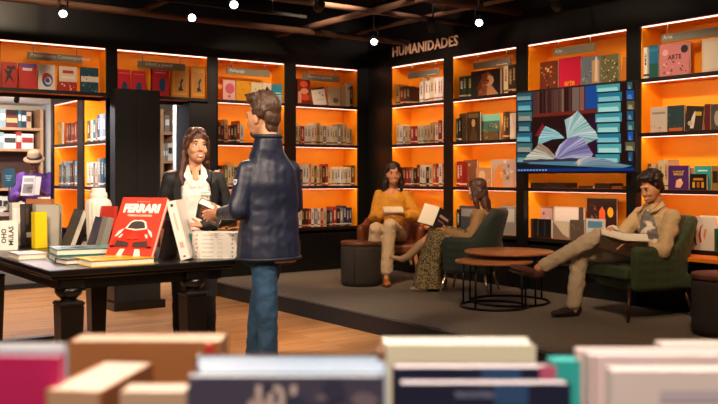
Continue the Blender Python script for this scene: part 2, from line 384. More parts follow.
def spot(pos, target, label, power=0, size=60, col='#ffe3c4', blend=.6, r=.038, zt=3.5, glow=True, rad=.04):
    pos = V(pos); d = (V(target)-pos).normalized()
    t = thing('spotlight', label, 'spotlight', pos)
    z = -d; x = z.orthogonal().normalized(); y = z.cross(x); M = frame((0,0,0), x, y, z)
    b = MB(); b.lathe([(r*.55, .15), (r*.8, .14), (r, .12), (r*1.08, 0), (r*1.0, -.002), (r*.92, .012)], BLACKM, 20, M, cap=True); b.build('housing', t)
    if glow: b = MB(); b.lathe([(r*.9, .006), (r*.5, .001), (.002, 0)], LAMP, 20, M); b.build('lens', t)
    b = MB(); top = V((0, 0, zt-pos.z)); b.tube([z*.08+x*(r+.012), z*.08+x*(r+.012)+V((0,0,.06)), V((0,0,.16)), top], .008, BLACKM, 8); b.build('bracket', t)
    if power:
        ld = bpy.data.lights.new('spot', 'SPOT'); ld.energy = power; ld.spot_size = math.radians(size); ld.spot_blend = blend; ld.color = lin(col); ld.shadow_soft_size = rad
        lo = bpy.data.objects.new('spot_beam', ld); COL.objects.link(lo); lo.matrix_world = frame(pos+d*.03, *(lambda zz: (zz.orthogonal().normalized(), zz.cross(zz.orthogonal().normalized()), zz))(-d))
    return t
man = at(264, 176, 5.2); man.z = 1.4
wom = at(194, 176, 5.9); wom.z = 1.4
spot(at(63, 14, 8.1), at(40, 240, 5.4), 'small bright ceiling spotlight at the far left', 60, 50)
spot(at(192, 18, 8.3), at(230, 260, 4.2), 'bright ceiling spotlight above the woman in the blazer', 90, 50)
spot(at(234, 5, 7.7), at(330, 330, 4.2), 'bright ceiling spotlight above the man in navy', 90, 50)
spot(at(374, 42, 9.8), at(340, 310, 5.5), 'bright ceiling spotlight just left of the wall lettering', 50, 50)
spot(at(479, 23, 8.6), at(420, 300, 5.0), 'bright ceiling spotlight right of the wall lettering', 50, 50)
spot(at(433, 32, 8.8), at(470, 200, 9.4), 'dim ceiling spotlight turned away, above the wall lettering', 0, glow=False)
spot(at(558, 8, 8.0), at(600, 60, 9.0), 'dim ceiling spotlight turned away, above the screen', 0, glow=False)
spot(at(318, 8, 7.5), at(280, 60, 9.5), 'dark ceiling spotlight turned to the left wall', 0, glow=False)
spot((5.3, 6.6, 3.3), (6.75, 8.05, 2.85), 'added unseen spotlight brightening the wall lettering', 110, 40, '#ffe0cc', glow=False)  # added lamp, out of view, to lift the raised letters
spot((-.9, 3.2, 3.25), (1.8, 5.4, 1.0), 'added key light over the left side of the display table', 260, 60, rad=.08)  # added front-left key that brightens the table books
spot((1.9, 1.6, 3.25), (2.5, 5.3, 1.2), 'added fill light in line with the viewer aimed at the table end', 190, 50, rad=.08)  # added front fill from the viewer's side
# lamps over the viewer, out of view
spot((.3, 3.6, 3.2), (1.9, 5.2, .85), 'spotlight over the near end of the display table', 240, 62, rad=.08)
spot((2.9, 3.0, 3.25), (2.6, 5.1, 1.2), 'spotlight behind the man in navy', 200, 55, rad=.08)
spot((3.9, 4.6, 3.25), (2.6, 5.7, 1.4), 'spotlight aimed at the woman in the blazer', 150, 45, rad=.08)
spot((.2, .5, 3.2), (.75, 1.0, 1.0), 'spotlight over the nearest books', 330, 75, '#fff0e2', rad=.1)
spot((3.6, 2.2, 3.3), (5.9, 4.7, .6), 'spotlight aimed at the man in the green armchair', 190, 48, '#ffd2a0', rad=.08)
spot((4.2, 4.6, 3.3), (6.0, 6.6, .6), 'spotlight aimed at the round coffee table', 60, 55, '#ffcf98', rad=.08)
spot((4.4, 6.2, 3.3), (5.9, 8.1, .8), 'spotlight aimed at the woman in yellow', 150, 42, '#ffcf98', rad=.08)
spot((3.2, 6.4, 3.3), (3.2, 7.6, 0), 'spotlight over the wooden floor', 230, 85, rad=.1)
for k_, (p_, q_, w_) in enumerate([((2.4, 6.9, 3.3), (2.7, 9.2, 2.2), 90), ((4.9, 6.8, 3.3), (5.3, 9.2, 1.5), 150), ((4.5, 7.9, 3.3), (6.8, 8.1, 1.6), 110), ((4.3, 6.2, 3.3), (6.8, 7.0, 1.7), 130), ((4.0, 4.95, 3.3), (6.8, 5.7, 1.7), 150), ((4.2, 3.2, 3.3), (6.8, 4.5, 1.7), 150)]):  # unseen wash lamps, added to brighten the book fronts
    spot(p_, q_, ['added wash light on the doorway bookcases', 'added wash light on the left wall bookcases', 'added wash light on the bookcase under the lettering', 'added wash light on the bookcase left of the screen', 'added wash light on the bookcase around the screen', 'added wash light on the bookcase right of the screen'][k_], w_, 62, '#ffe0bc', rad=.08)
spot((2.2, 11.2, 2.24), (2.2, 12.6, 1.2), 'small added lamp brightening the far left bookcases', 60, 120, '#fff2e6', r=.03, zt=2.32, glow=False)  # this lamp and the next are added to lift the dark far shelves
spot((2.95, 11.3, 2.24), (3.1, 12.6, 1.2), 'small added lamp brightening the far right bookcases', 60, 120, '#fff2e6', r=.03, zt=2.32, glow=False)
spot((4.25, 9.85, 2.2), (4.85, 10.9, 1.4), 'small hidden added lamp behind the charcoal panel', 60, 120, '#fff2e6', r=.03, zt=2.32, glow=False)  # hidden lamp added to brighten the white column and narrow bookcase
# added glowing panels, hidden by the header, brightening the far room and its ceiling
for k, (x, y) in enumerate([(1.3, 9.75), (2.75, 9.75), (4.75, 9.95)]):
    t = thing('added_panel_light', ['added glowing panel over the left of the far room', 'added glowing panel over the person in the hat', 'added glowing panel beyond the charcoal panel'][k], 'added light', (x, y, 2.24))
    b = MB(); b.box((-.3, -.05, 0), (.3, .05, .015), WHITE); b.cyl((-.2,0,.01), (-.2,0,.08), .005, .005, WHITE, 6); b.cyl((.2,0,.01), (.2,0,.08), .005, .005, WHITE, 6); b.build('frame', t)
    b = MB(); b.box((-.28, -.07, -.03), (.28, .07, -.001), mat('panel_glow', '#ffffff', emit=90, ecol='#f5f2ff')); b.build('diffuser', t)
# ================================================================ books
ORD = ['first','second','third','fourth','fifth','sixth','seventh','eighth','ninth','tenth','eleventh','twelfth','thirteenth','fourteenth','fifteenth','sixteenth','seventeenth','eighteenth','nineteenth','twentieth','twenty-first','twenty-second','twenty-third','twenty-fourth','twenty-fifth','twenty-sixth']
PAL = [('cream','#d9c9a6','#7a4a2a'),('white','#e6e0d6','#333333'),('white','#ece6dc','#a02a20'),('tan','#b08a5a','#3a2412'),('dark brown','#3b241a','#c9a46a'),
       ('black','#17161a','#d8d0c0'),('black','#1b1a1c','#c0402a'),('red','#a3231c','#efe2c8'),('dark red','#6a1616','#d8b070'),('grey','#8a8782','#efefef'),
       ('cream','#cdbb92','#20202a'),('olive','#6f6a3a','#e8e0b0'),('teal','#23656b','#e8e8e0'),('pale blue','#8aa4ac','#ffffff'),('white','#dcd6cc','#2a5a7a'),
       ('orange','#c8642a','#f6e6c0'),('brown','#6b452a','#e6cfa0'),('navy','#1e2a48','#d8d8d8'),('beige','#c4ac88','#6a2a1a'),('dark green','#1f3a2a','#c8b878')]
def spine_book_mesh(t, d, h, cover):
    """upright book: x = thickness centred, y = spine at 0 going in, z up"""
    b = MB(); a = min(.003, t*.15); x = t/2
    b.box((-x, 0, 0), (-x+a, d, h), cover); b.box((x-a, 0, 0), (x, d, h), cover); b.box((-x+a, 0, 0), (x-a, a, h), cover)
    b.box((-x+a, a, .003), (x-a, d-.004, h-.003), PAGES)
    return b
USED = {}
def row(plane, a_from, a_to, z, where, pal=None, h=(.19, .27), t=(.030, .052), d=(.14, .19), group=None, set_in=.035, n0=0, lean=True, dark=False):
    """a run of upright books; a_from..a_to in metres along the wall (viewer's left to right)"""
    x = min(a_from, a_to); end = max(a_from, a_to); k = n0; sgn = 1
    length = end-x; s = 0
    while True:
        th = random.uniform(*t)
        if s+th > length: break
        nm, base, acc = random.choice(pal or PAL); hh = random.uniform(*h)
        if random.random() < .3 and k > n0: hh = last_h
        last_h = hh; dd = random.uniform(*d)
        mesh = spine_book_mesh(th-.001, dd, hh, spine_mat(base, acc, random.randint(0, 2)))
        c = s+th/2; ins = set_in+random.uniform(0, .02)
        if plane == 'A': loc = (x+c, WA+ins, z); rz = 0
        elif plane == 'B': loc = (WB+ins, end-c, z); rz = -math.pi/2
        else: loc = (plane[0]+ins, end-c, z); rz = -math.pi/2
        o = mesh.build('book', loc=loc, rotz=rz)
        tag(o, '%s spined book, %s from left, %s' % (nm, ORD[min(k, 25)], where), 'book', group or ('upright books in '+where))
        s += th+random.choice((0, 0, 0, .001)); k += 1
    return k
zz = [v+.045 for v in LV]   # shelf tops
# left wall, bookcase behind the man
AX = lambda p: xA(p, WA)
w3 = AE[2][0]; row('A', w3+.02, AX(246), zz[2], 'upper spine row behind man in navy', t=(.03, .05)); row('A', AX(272), AE[2][1]-.02, zz[2], 'short row right of navy man\'s head', pal=[PAL[0], PAL[1], PAL[14], PAL[13]])
row('A', w3+.02, AX(243), zz[1], 'middle row left of man in navy'); row('A', w3+.02, AX(243), zz[0], 'bottom row left of man in navy')
warm = [PAL[i] for i in (0,1,2,3,4,7,8,10,14,16,18,18,0,15,9)]
w4 = AE[3]
row('A', w4[0]+.01, w4[1]-.03, zz[2], 'second shelf of left corner bookcase', pal=warm, t=(.034, .052), h=(.2, .27))
row('A', w4[0]+.05, w4[1]-.02, zz[1], 'third shelf of left corner bookcase', pal=warm, t=(.034, .052), h=(.2, .27))
row('A', w4[0]+.01, w4[1]-.03, zz[0], 'bottom shelf of left corner bookcase', pal=[PAL[i] for i in (1,5,6,7,9,12,17,4,10)], t=(.036, .055), h=(.2, .26))
row('A', AX(352.5), w4[1]-.01, zz[3], 'top shelf of left corner bookcase', pal=[PAL[5], PAL[4], PAL[9]], h=(.26, .3))
# right wall, bookcase under the lettering
YB_ = lambda p: yB(p, WB)
row('B', YB_(393), YB_(410), zz[3], 'top left run below wall lettering', pal=[PAL[8], PAL[4], PAL[3], PAL[0]], h=(.2, .25), t=(.06, .085))
row('B', YB_(416), YB_(443), zz[3], 'top right run below wall lettering', pal=[PAL[1], PAL[2], PAL[0], PAL[18], PAL[4]], h=(.24, .3), t=(.04, .07))
row('B', YB_(394), YB_(443), zz[2], 'second shelf below wall lettering', pal=warm, h=(.2, .27), t=(.045, .07))
row('B', YB_(394), YB_(443), zz[1], 'third shelf below wall lettering', pal=[PAL[i] for i in (4,5,6,7,8,1,0,9,2,15)], h=(.2, .27), t=(.045, .07))
row('B', YB_(420), YB_(443), zz[0], 'bottom shelf below wall lettering', h=(.2, .25), t=(.05, .07))
# bookcase left of the screen: the plain spines
row('B', YB_(456), YB_(470), zz[3], 'run left of dark portrait book', pal=[PAL[19], PAL[5]], h=(.24, .27), t=(.06, .08))
row('B', YB_(500), YB_(515), zz[3], 'run right of dark portrait book', pal=[PAL[9], PAL[0], PAL[4]], h=(.27, .3), t=(.05, .07))
row('B', YB_(453.5), YB_(459), zz[2], 'second shelf left of screen', pal=[PAL[5], PAL[19]], h=(.26, .28), t=(.035, .045))
row('B', YB_(500), YB_(506), zz[2], 'second shelf touching the screen', pal=[PAL[4], PAL[16]], h=(.28, .3), t=(.04, .05))
row('B', YB_(453.5), YB_(463), zz[1], 'third shelf left of screen', pal=[PAL[8], PAL[7]], h=(.27, .29), t=(.05, .06))
row('B', YB_(453.5), YB_(459), zz[0], 'bottom shelf left of screen', pal=[PAL[5], PAL[17]], h=(.24, .26), t=(.05, .06))
# bookcase right of the screen: the plain spines
row('B', YB_(640.5), YB_(648), zz[3], 'top shelf right of screen', pal=[PAL[1], PAL[9]], h=(.28, .3), t=(.03, .045))
row('B', YB_(644), YB_(656), zz[1], 'third shelf above seated man', pal=[PAL[3], PAL[16], PAL[18]], h=(.22, .25), t=(.04, .05))
row('B', YB_(656), YB_(667), zz[1]+.0, 'run beside the purple book', pal=[PAL[18], PAL[10], PAL[8]], h=(.26, .27), t=(.04, .05))
# side bookcases inside the doorway
PB = lambda p: yB(p, PX)
cool = [PAL[i] for i in (5,4,9,12,0,3,13,16,17,1,11)]
for (p0, p1, nm) in ((81.5, 108.5, 'near doorway side bookcase'), (55.5, 75.5, 'deep doorway side bookcase')):
    for r_, nn in ((1, 'upper shelf'), (0, 'middle shelf')):
        if p0 < 60 and r_ == 1:
            row((PX,), PB(63), PB(75.5), zz[2], 'upper shelf of the '+nm, pal=[PAL[7], PAL[8], PAL[15]], h=(.2, .26), t=(.07, .09), d=(.1, .14)); continue
        row((PX,), PB(p0), PB(p1), zz[2] if r_ else zz[1], nn+' of the '+nm, pal=cool, h=(.24, .32), t=(.07, .1), d=(.1, .14))
# far room: more small spines than anyone would count
b = MB()
farpal = [PAL[i] for i in (1,2,14,13,17,12,5,9,7,0,1,16,15,19,18,8)]
for (x0, x1, y, zs) in ((2.80, 3.60, 12.6, (.45, .78, 1.12, 1.66, 1.95)), (1.76, 2.69, 12.6, (.45, .78, 1.12, 1.62, 1.9)), (xA(162.5, 11.6), xA(176, 11.6), 11.6, (.5, .82, 1.12, 1.5, 1.9)), (.66, 1.63, 12.6, (.78, 1.12, 1.62, 1.9))):
    for z in zs:
        x = x0
        while x < x1-.06:
            t_ = random.uniform(.03, .085); wide = random.random() < .16
            if wide: t_ = .16
            nm, base, acc = random.choice(farpal); h_ = random.uniform(.17, .25)
            if x+t_ < x1 and random.random() < .93: b.box((x, y+.04, z+.035), (x+t_-.003, y+.2, z+.035+h_), cmat(base)); b.box((x+.006, y+.038, z+.035+h_*.4), (x+t_-.009, y+.04, z+.035+h_*.75), cmat(acc))
            x += t_
tag(b.build('distant_books'), 'rows of small coloured books filling the pale shelves of the far room', 'books', kind='stuff')

# ---------------------------------------------------------------- books shown with the cover to the front
def cover_book(w, h, t, base, deco=None, pages=True, back=None):
    """closed book standing upright; x centred, y = 0 is the front cover, z up. deco: list of shapes on the cover in 0..1 coordinates"""
    b = MB(); cm = cmat(base, .4); bk = cmat(back or base, .4); c = .003
    b.box((-w/2, 0, 0), (w/2, c, h), cm); b.box((-w/2, t-c, 0), (w/2, t, h), bk); b.box((-w/2, c, 0), (-w/2+c, t-c, h), bk)
    b.box((-w/2+c, c, .004), (w/2-.004, t-c, h-.004), PAGES)
    lay = 0
    for q in (deco or []):
        lay += 1; y = -.0004*lay; X = lambda u: -w/2+u*w; Z = lambda v: v*h
        if q[0] == 'r': b.poly([(X(q[1]), y, Z(q[2])), (X(q[3]), y, Z(q[2])), (X(q[3]), y, Z(q[4])), (X(q[1]), y, Z(q[4]))], cmat(q[5], .4))
        elif q[0] == 'o':
            n = 20; b.poly([(X(q[1])+q[3]*w*math.cos(2*math.pi*k/n), y, Z(q[2])+q[4]*h*math.sin(2*math.pi*k/n)) for k in range(n)], cmat(q[5], .4))
        elif q[0] == 'p': b.poly([(X(u), y, Z(v)) for u, v in q[1]], cmat(q[2], .4))
        elif q[0] == 't': put_text(b, q[1], q[4]*h, cmat(q[5], .4), text_M((X(q[2]), y, Z(q[3])), (1,0,0), (0,0,1)), bold=q[4]*h*.03)
        elif q[0] == 'v': put_text(b, q[1], q[4]*h, cmat(q[5], .4), text_M((X(q[2]), y, Z(q[3])), (0,0,1), (-1,0,0)), bold=q[4]*h*.03)
        elif q[0] == 's':      # scattered dabs, a printed pattern
            rr = random.Random(q[6]); 
            for _ in range(q[5]):
                u, v, s = rr.uniform(q[1], q[3]), rr.uniform(q[2], q[4]), rr.uniform(.02, .07)*q[7]
                n = 7; ph = rr.uniform(0, 6); el = rr.uniform(.5, 1.4); y -= .00003
                pts = [(X(min(max(u+s*math.cos(ph+6.283*k/n)*rr.uniform(.6, 1.1), .0), 1)), y, Z(min(max(v+s*el*math.sin(ph+6.283*k/n)*w/h*rr.uniform(.6, 1.1), 0), 1))) for k in range(n)]
                b.poly(pts, cmat(rr.choice(q[8]), .4))
    return b
def face_book(plane, p0, p1, z, y_top, base, deco, label, t=.025, ins=.06, leanb=.0, name='face_out_book', group='books shown cover first', roll=0, h=None, back=None):
    """place between pixel columns p0..p1 of the calibrated photo on the shelf at height z; height measured up to row y_top"""
    if plane == 'A':
        x0, x1 = xA(p0, WA+ins), xA(p1, WA+ins); w = x1-x0; D = ray((p0+p1)/2, 176); dist = (WA+ins)/D.y*FPX
    else:
        x1, x0 = yB(p0, WB+ins), yB(p1, WB+ins); w = x1-x0; D = ray((p0+p1)/2, 176); dist = (WB+ins)/D.x*FPX
    hh = h or (H+(176-y_top)*dist/FPX-z)
    mb = cover_book(w, hh, t, base, deco, back=back)
    M = Matrix.Rotation(-leanb, 4, 'X') @ Matrix.Rotation(roll, 4, 'Y')
    if plane == 'A': Mw = Matrix.Translation(((x0+x1)/2, WA+ins, z)) @ M
    else: Mw = Matrix.Translation((WB+ins, (x0+x1)/2, z)) @ RZ(-math.pi/2) @ M
    return tag(mb.build(name, M=Mw), label, 'book', group)
S = lambda u0, v0, u1, v1, n, seed, k, cols: ('s', u0, v0, u1, v1, n, seed, k, cols)
T = lambda s, u, v, sz, c: ('t', s, u, v, sz, c)
z3 = zz[3]
# top boxes on the left wall
face_book('A', 1.5, 17, z3, 62, '#c5281c', [('p', [(.2,.1),(.35,.5),(.15,.75),(.45,.65),(.8,.9),(.6,.5),(.85,.2),(.5,.4)], '#2a0a0a'), ('r', .35,.72,.9,.85,'#3a1616')], 'red book with a dark figure on its cover, first above the doorway')
face_book('A', 19, 36.5, z3, 63.5, '#d4302c', [('r', 0,.85,1,1,'#6a4a9a'), ('r', .2,.72,.75,.82,'#e8e0f0')], 'plain red book with violet top edge, above the doorway')
face_book('A', 38, 55, z3, 64.5, '#ece8e4', [('o',.55,.4,.32,.27,'#1f58a0'), ('o',.5,.48,.25,.2,'#c82a3a'), ('o',.6,.36,.2,.15,'#e8e8ee'), ('o',.58,.38,.1,.08,'#2a8a5a'), ('t','e',.55,.3,.38,'#1f58a0')], 'white book with a round blue, red and green letter e, above the doorway')
face_book('A', 59, 77, z3, 66.5, '#e6d8c8', [('r',0,0,1,.38,'#b8281e'), S(.1,.05,.9,.33,9,3,1,['#f0e0d0']), ('r',.2,.72,.8,.84,'#c03a2a'), ('r',.15,.5,.85,.6,'#f2ece0')], 'cream book with red pattern at the bottom, above the doorway')
face_book('A', 81, 98.5, z3, 67.5, '#1e4a5a', [S(.05,.02,.95,.98,26,5,1,['#3a7a8a','#142a38','#7ab0b0']), ('r',0,.42,1,.64,'#e6dccc')], 'teal patterned book with cream band, last above the doorway')
face_book('A', 117.5, 130.5, z3, 69.5, '#d02838', [('o',.55,.3,.22,.22,'#234a78'), ('r',.1,.85,.9,.87,'#f0a0a0')], 'pinkish red book with blue figure, at far left above the black cabinet')
face_book('A', 132.5, 145.5, z3, 71, '#d2303c', [('o',.5,.32,.22,.22,'#1f567e'), ('r',.1,.85,.9,.87,'#f0a0a0')], 'pinkish red book with blue figure, second above the black cabinet')
face_book('A', 152.5, 169, z3, 67.5, '#cc2838', [('o',.6,.4,.2,.24,'#25507c'), ('r',.15,.8,.8,.83,'#f2a8a8'), ('r',.1,.9,.9,.92,'#f0a0a0')], 'taller red book with blue figure, left of the yellow pair', t=.05, back='#5a0f14')
for p0, p1, nm in ((171.5, 189, 'left'), (191, 206, 'right')):
    face_book('A', p0, p1, z3, 66, '#d88a14', [('r',.1,.08,.9,.92,'#e8a42a'), ('r',.17,.15,.83,.8,'#cf9030'), ('p', [(.4,.3),(.5,.35),(.48,.5),(.62,.62),(.68,.56),(.58,.45),(.6,.3),(.7,.22),(.4,.2)], '#241408')], 'ochre book with framed black figure, %s one of the ochre pair' % nm, t=.04)
face_book('A', 223, 235.5, z3, 80, '#eab8b4', [('o',.55,.58,.38,.26,'#d8607a'), ('o',.5,.2,.12,.06,'#c85a70')], 'pale pink book with a round rose picture, behind the man in navy')
face_book('A', 236.2, 250.8, z3, 81, '#e8a418', [S(.05,.05,.95,.95,16,8,.8,['#5a3208','#c87a10','#3a1a08'])], 'yellow book with small brown figures, behind the man in navy')
face_book('A', 251.2, 262, z3, 82.5, '#e8d8b0', [S(.3,.4,.8,.8,5,9,1,['#c07a50','#a05a3a'])], 'cream book beside the yellow one, behind the man in navy')
face_book('A', 262.4, 271.5, z3, 83, '#ecdcc4', [('p', [(.2,.55),(.5,.85),(.8,.6),(.6,.5)], '#2a2030'), S(.3,.1,.7,.4,4,2,1,['#a04a3a'])], 'cream book with black hat drawing, behind the man in navy')
face_book('A', 272, 284.5, z3, 84.5, '#2a94ae', [('r',.3,.5,.7,.56,'#e8f4f4'), ('r',.2,.36,.85,.41,'#e8f4f4'), ('r',.3,.25,.75,.29,'#e8f4f4')], 'turquoise book with white title lines, behind the man in navy')
face_book('A', 297.5, 310, z3, 79, '#7a2410', [('o',.5,.8,.3,.13,'#d8502a'), ('o',.55,.52,.32,.12,'#e0987a'), ('o',.6,.28,.35,.13,'#d84a24'), ('r',.05,.05,.3,.5,'#e0a080')], 'dark red book with stacked orange circles, top of the corner bookcase', t=.045, back='#1a0d0a')
face_book('A', 313.5, 327, z3, 87.5, '#ece0d4', [('r',0,.9,1,1,'#241a1a'), S(.5,.5,.9,.8,4,3,1,['#5a4a48']), ('r',.2,.3,.8,.33,'#a89888')], 'white book with black edge leaning left, top of the corner bookcase', roll=-.16, leanb=.05, back='#1a1212')
face_book('A', 329, 340.5, z3, 87, '#d9c8a4', [('o',.6,.3,.25,.14,'#8a7058')], 'pale cream book with oval drawing, top of the corner bookcase', leanb=.08)
face_book('A', 345.5, 352.3, z3, 82.5, '#e2d2b4', [('r',.3,.7,.6,.8,'#9a8060')], 'narrow cream book beside dark spines, top of the corner bookcase')
face_book('A', 341.3, 345, z3, 86, '#c8a878', [], 'thin tan book between two cream ones, top of the corner bookcase')
# right wall, left of the screen
face_book('B', 471, 500, z3, 70, '#1a1210', [('p', [(.25,.02),(.3,.5),(.42,.85),(.6,.93),(.72,.78),(.66,.6),(.7,.3),(.9,.02)], '#8a4520'), ('p', [(.52,.4),(.6,.8),(.76,.72),(.8,.55),(.74,.42),(.62,.36)], '#d8a078'), ('p', [(.55,.02),(.58,.36),(.72,.38),(.95,.02)], '#c08a60'), S(.25,.1,.6,.85,16,4,1,['#a85c2c','#5a2a12'])], 'large dark book with auburn long haired profile portrait, left of the screen', ins=.05, name='art_book', t=.035)
face_book('B', 459.5, 466.5, zz[2], 113.5, '#3c2a1c', [S(.1,.1,.9,.9,9,14,1,['#7a5a3a','#a07a50'])], 'dark brown narrow art book on second shelf left of screen', name='art_book')
face_book('B', 467, 480, zz[2], 112, '#2a1c12', [('p', [(.2,0),(.3,.3),(.42,.45),(.6,.45),(.75,.3),(.85,0)], '#4a3418'), ('o',.5,.62,.14,.14,'#c89a5c'), ('r',.1,.8,.9,.95,'#6a5428')], 'small dark portrait book with golden face, left of the screen', name='art_book', ins=.05)
face_book('B', 480.4, 499.5, zz[2], 114.5, '#3f6a5e', [('r',0,0,1,.35,'#5a4a2a'), ('r',0,.75,1,1,'#7ac0b0'), S(.05,.1,.95,.7,20,6,1,['#8a7a4a','#2a4a40','#c09a60','#a84a2a'])], 'green landscape art book left of the screen', name='art_book', ins=.09)
face_book('B', 506.3, 515.5, zz[2], 113, '#cdb8a8', [('p', [(.1,0),(.3,.9),(.6,.95),(.9,.1)], '#e0cfc4'), S(.2,.2,.8,.8,5,7,1,['#a08070'])], 'pale grey art book touching the screen side', name='art_book')
face_book('B', 463.6, 477, zz[1], 160, '#7a4a30', [S(.05,.1,.95,.95,20,9,1,['#b8805a','#5a2a18','#d8a878'])], 'brown red painted cover book above the brown haired woman', name='art_book', ins=.1)
face_book('B', 476, 491, zz[1], 167.5, '#c08860', [('o',.4,.6,.22,.25,'#e0b48c'), S(.1,.05,.9,.5,12,4,1,['#a05a3a','#e8c8a0'])], 'ochre figure cover book in front of others, above the brown haired woman', name='art_book', ins=.04)
face_book('B', 491.4, 514.5, zz[1], 159.5, '#b89c90', [('p', [(.05,0),(.15,.6),(.4,.85),(.55,.5),(.5,0)], '#d8843c'), S(.4,.2,.95,.95,16,5,1.2,['#d8c4b8','#8a6a60','#e09a60'])], 'large pale pink painted cover book beside the screen stand', name='art_book', ins=.07)
face_book('B', 459.5, 480, zz[0], 206, '#40454a', [('r',.1,.6,.9,.9,'#8a8a8a')], 'grey book low behind the brown haired woman', name='art_book')
face_book('B', 500, 515.5, zz[0], 206, '#8e8d88', [('r',.08,.45,.92,.9,'#b8b4ac')], 'light grey book at the foot of the screen column', name='art_book')
face_book('B', 481, 499, zz[0], 208, '#25282c', [('r',.1,.5,.9,.8,'#4a5055')], 'black book low between two grey ones, behind the green tub chair', name='art_book')
# bookcase with the screen
face_book('B', 540, 557.5, z3, 61.5, '#6a2c14', [S(.02,.02,.98,.98,26,12,1.2,['#c08a50','#2a0f0a','#e0b070','#a03a1a'])], 'brown gold patterned cover book above the screen, leftmost', name='art_book')
face_book('B', 559, 580.5, z3, 57.5, '#c4163c', [('t','arte',.5,.06,.28,'#e8a018')], 'crimson book with yellow letters above the screen', name='art_book', t=.035)
face_book('B', 581.5, 600.5, z3, 56.5, '#6a7484', [('r',.55,.05,.95,.85,'#c09a70'), ('p', [(.7,.1),(.72,.9),(.78,1),(.84,.9),(.86,.1)], '#e0d0b8'), S(.02,.02,.5,.7,12,4,1,['#3a4250','#98a0a8'])], 'grey blue book with a pale tower above the screen', name='art_book')
face_book('B', 601, 618.5, z3, 54.5, '#6a6844', [S(.02,.02,.98,.98,40,19,.9,['#c8c090','#2a2a1c','#8a8a50','#e0d8b0'])], 'olive densely patterned book above the screen', name='art_book')
face_book('B', 620.5, 626, z3, 57, '#c87a2c', [S(.1,.1,.9,.9,5,3,1,['#7a4010'])], 'orange brown narrow book leaning at the right end above the screen', name='art_book', roll=.12)
row_y = [(527, 540, 2, '#1c1512'), (541, 561, 2, '#221a16'), (575, 590, 1, '#3a1c10'), (591, 607, 2, '#2a1a14'), (608, 619, 1, '#7a4a34')]
for i, (p0, p1, n, c) in enumerate(row_y):
    for j in range(n):
        y0, y1 = YB_(p1), YB_(p0); L_ = y1-y0-.01
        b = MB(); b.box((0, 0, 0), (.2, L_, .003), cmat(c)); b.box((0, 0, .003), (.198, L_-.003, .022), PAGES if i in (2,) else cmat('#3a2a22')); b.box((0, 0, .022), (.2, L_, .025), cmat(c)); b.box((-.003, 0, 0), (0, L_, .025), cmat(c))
        o = b.build('flat_book', loc=(WB+.05, y0+.005, zz[1]+.0+.0255*j)); tag(o, ['dark flat book %s of the far left pile under the screen', 'dark flat book %s of the second pile under the screen', 'single reddish flat book%s under the middle of the screen', 'dark brown flat book %s of the fourth pile under the screen', 'pinkish flat book%s at the right end under the screen'][i] % (('at the bottom', 'on top')[j] if n > 1 else ''), 'book', 'flat books under the screen')
z0_ = zz[0]
face_book('B', 530, 553, z0_, 206.5, '#8a6a60', [('r',.05,.35,.95,.95,'#a89098'), S(.1,.4,.9,.9,14,5,1,['#c8a898','#6a4a48','#d8c0b0'])], 'muted pink landscape book in the lowest row under the screen', name='art_book', ins=.2)
face_book('B', 554.5, 583.5, z0_, 206.8, '#d8cec4', [('r',.05,.1,.82,.9,'#b8b0b4'), ('r',.05,.45,.82,.9,'#d4ccc8'), ('p', [(.05,.1),(.05,.4),(.3,.42),(.6,.3),(.82,.38),(.82,.1)], '#3a3438'), ('r',.84,.0,1,1,'#4a3c36')], 'white framed misty landscape book under the screen', name='art_book', ins=.2)
face_book('B', 587, 616.5, z0_, 198.5, '#2c1a14', [('p', [(.4,.1),(.42,.7),(.52,.82),(.62,.7),(.66,.1)], '#d8582c'), ('o',.8,.68,.1,.12,'#f0a818'), S(.03,.05,.4,.9,12,8,1,['#5a3a2a','#8a5a40'])], 'dark book with orange figure and yellow disc, by the seated man', name='art_book', ins=.2)
face_book('B', 528.5, 551, z0_, 219, '#141316', [('r',.1,.1,.16,.9,'#3a3a40'), ('r',.4,.1,.46,.9,'#3a3a40'), ('r',.7,.1,.76,.9,'#2e3038')], 'black book with grey stripes low under the screen', name='art_book', ins=.05, t=.04)
face_book('B', 553, 569, z0_, 221.5, '#7a6a5c', [('p', [(0,1),(.6,.3),(1,.1),(1,1)], '#c8b8a4')], 'beige triangular patterned book low under the screen', name='art_book', ins=.05)
face_book('B', 570, 584, z0_, 220, '#5c4c44', [S(.1,.1,.9,.9,8,3,1,['#8a7a6c','#3a302a'])], 'grey brown book low beside the trousers of the seated man', name='art_book', ins=.05)
face_book('B', 586, 604, z0_, 219, '#c8ccd0', [('r',.1,.6,.9,.9,'#5a8ab0')], 'pale blue and white book low beside the seated man', name='art_book', ins=.05)
# right of the screen
face_book('B', 648, 658, z3, 45.5, '#1a6a90', [('r',0,0,1,.45,'#1e5a50'), ('r',0,.82,1,.9,'#2a88b0')], 'blue green book beside the pink art book', name='art_book', ins=.07)
face_book('B', 659.5, 689, z3, 43.5, '#c87c80', [('t','ARTE',.52,.52,.2,'#4a1c24'), S(.1,.05,.9,.45,16,21,.8,['#2a1a2a','#8a3a50','#e0b0a0']), ('o',.2,.75,.1,.1,'#e0a8a8'), ('o',.85,.8,.12,.12,'#2a1c20')], 'pink book with dark letters on the top shelf right of screen', name='art_book', t=.03)
face_book('B', 702, 724, z3, 38, '#dccbb4', [('r',.1,.1,.9,.9,'#e2d4c0')], 'pale cream book at the far right of the top shelf', name='art_book')
face_book('B', 650.5, 667, zz[2], 107, '#bfb6a8', [('r',.1,.72,.9,.8,'#8a8278'), S(.02,.02,.98,.3,10,3,1,['#8a3a24','#5a4a40','#c08a60'])], 'greyish white cover book, first on the second shelf right of screen', name='art_book')
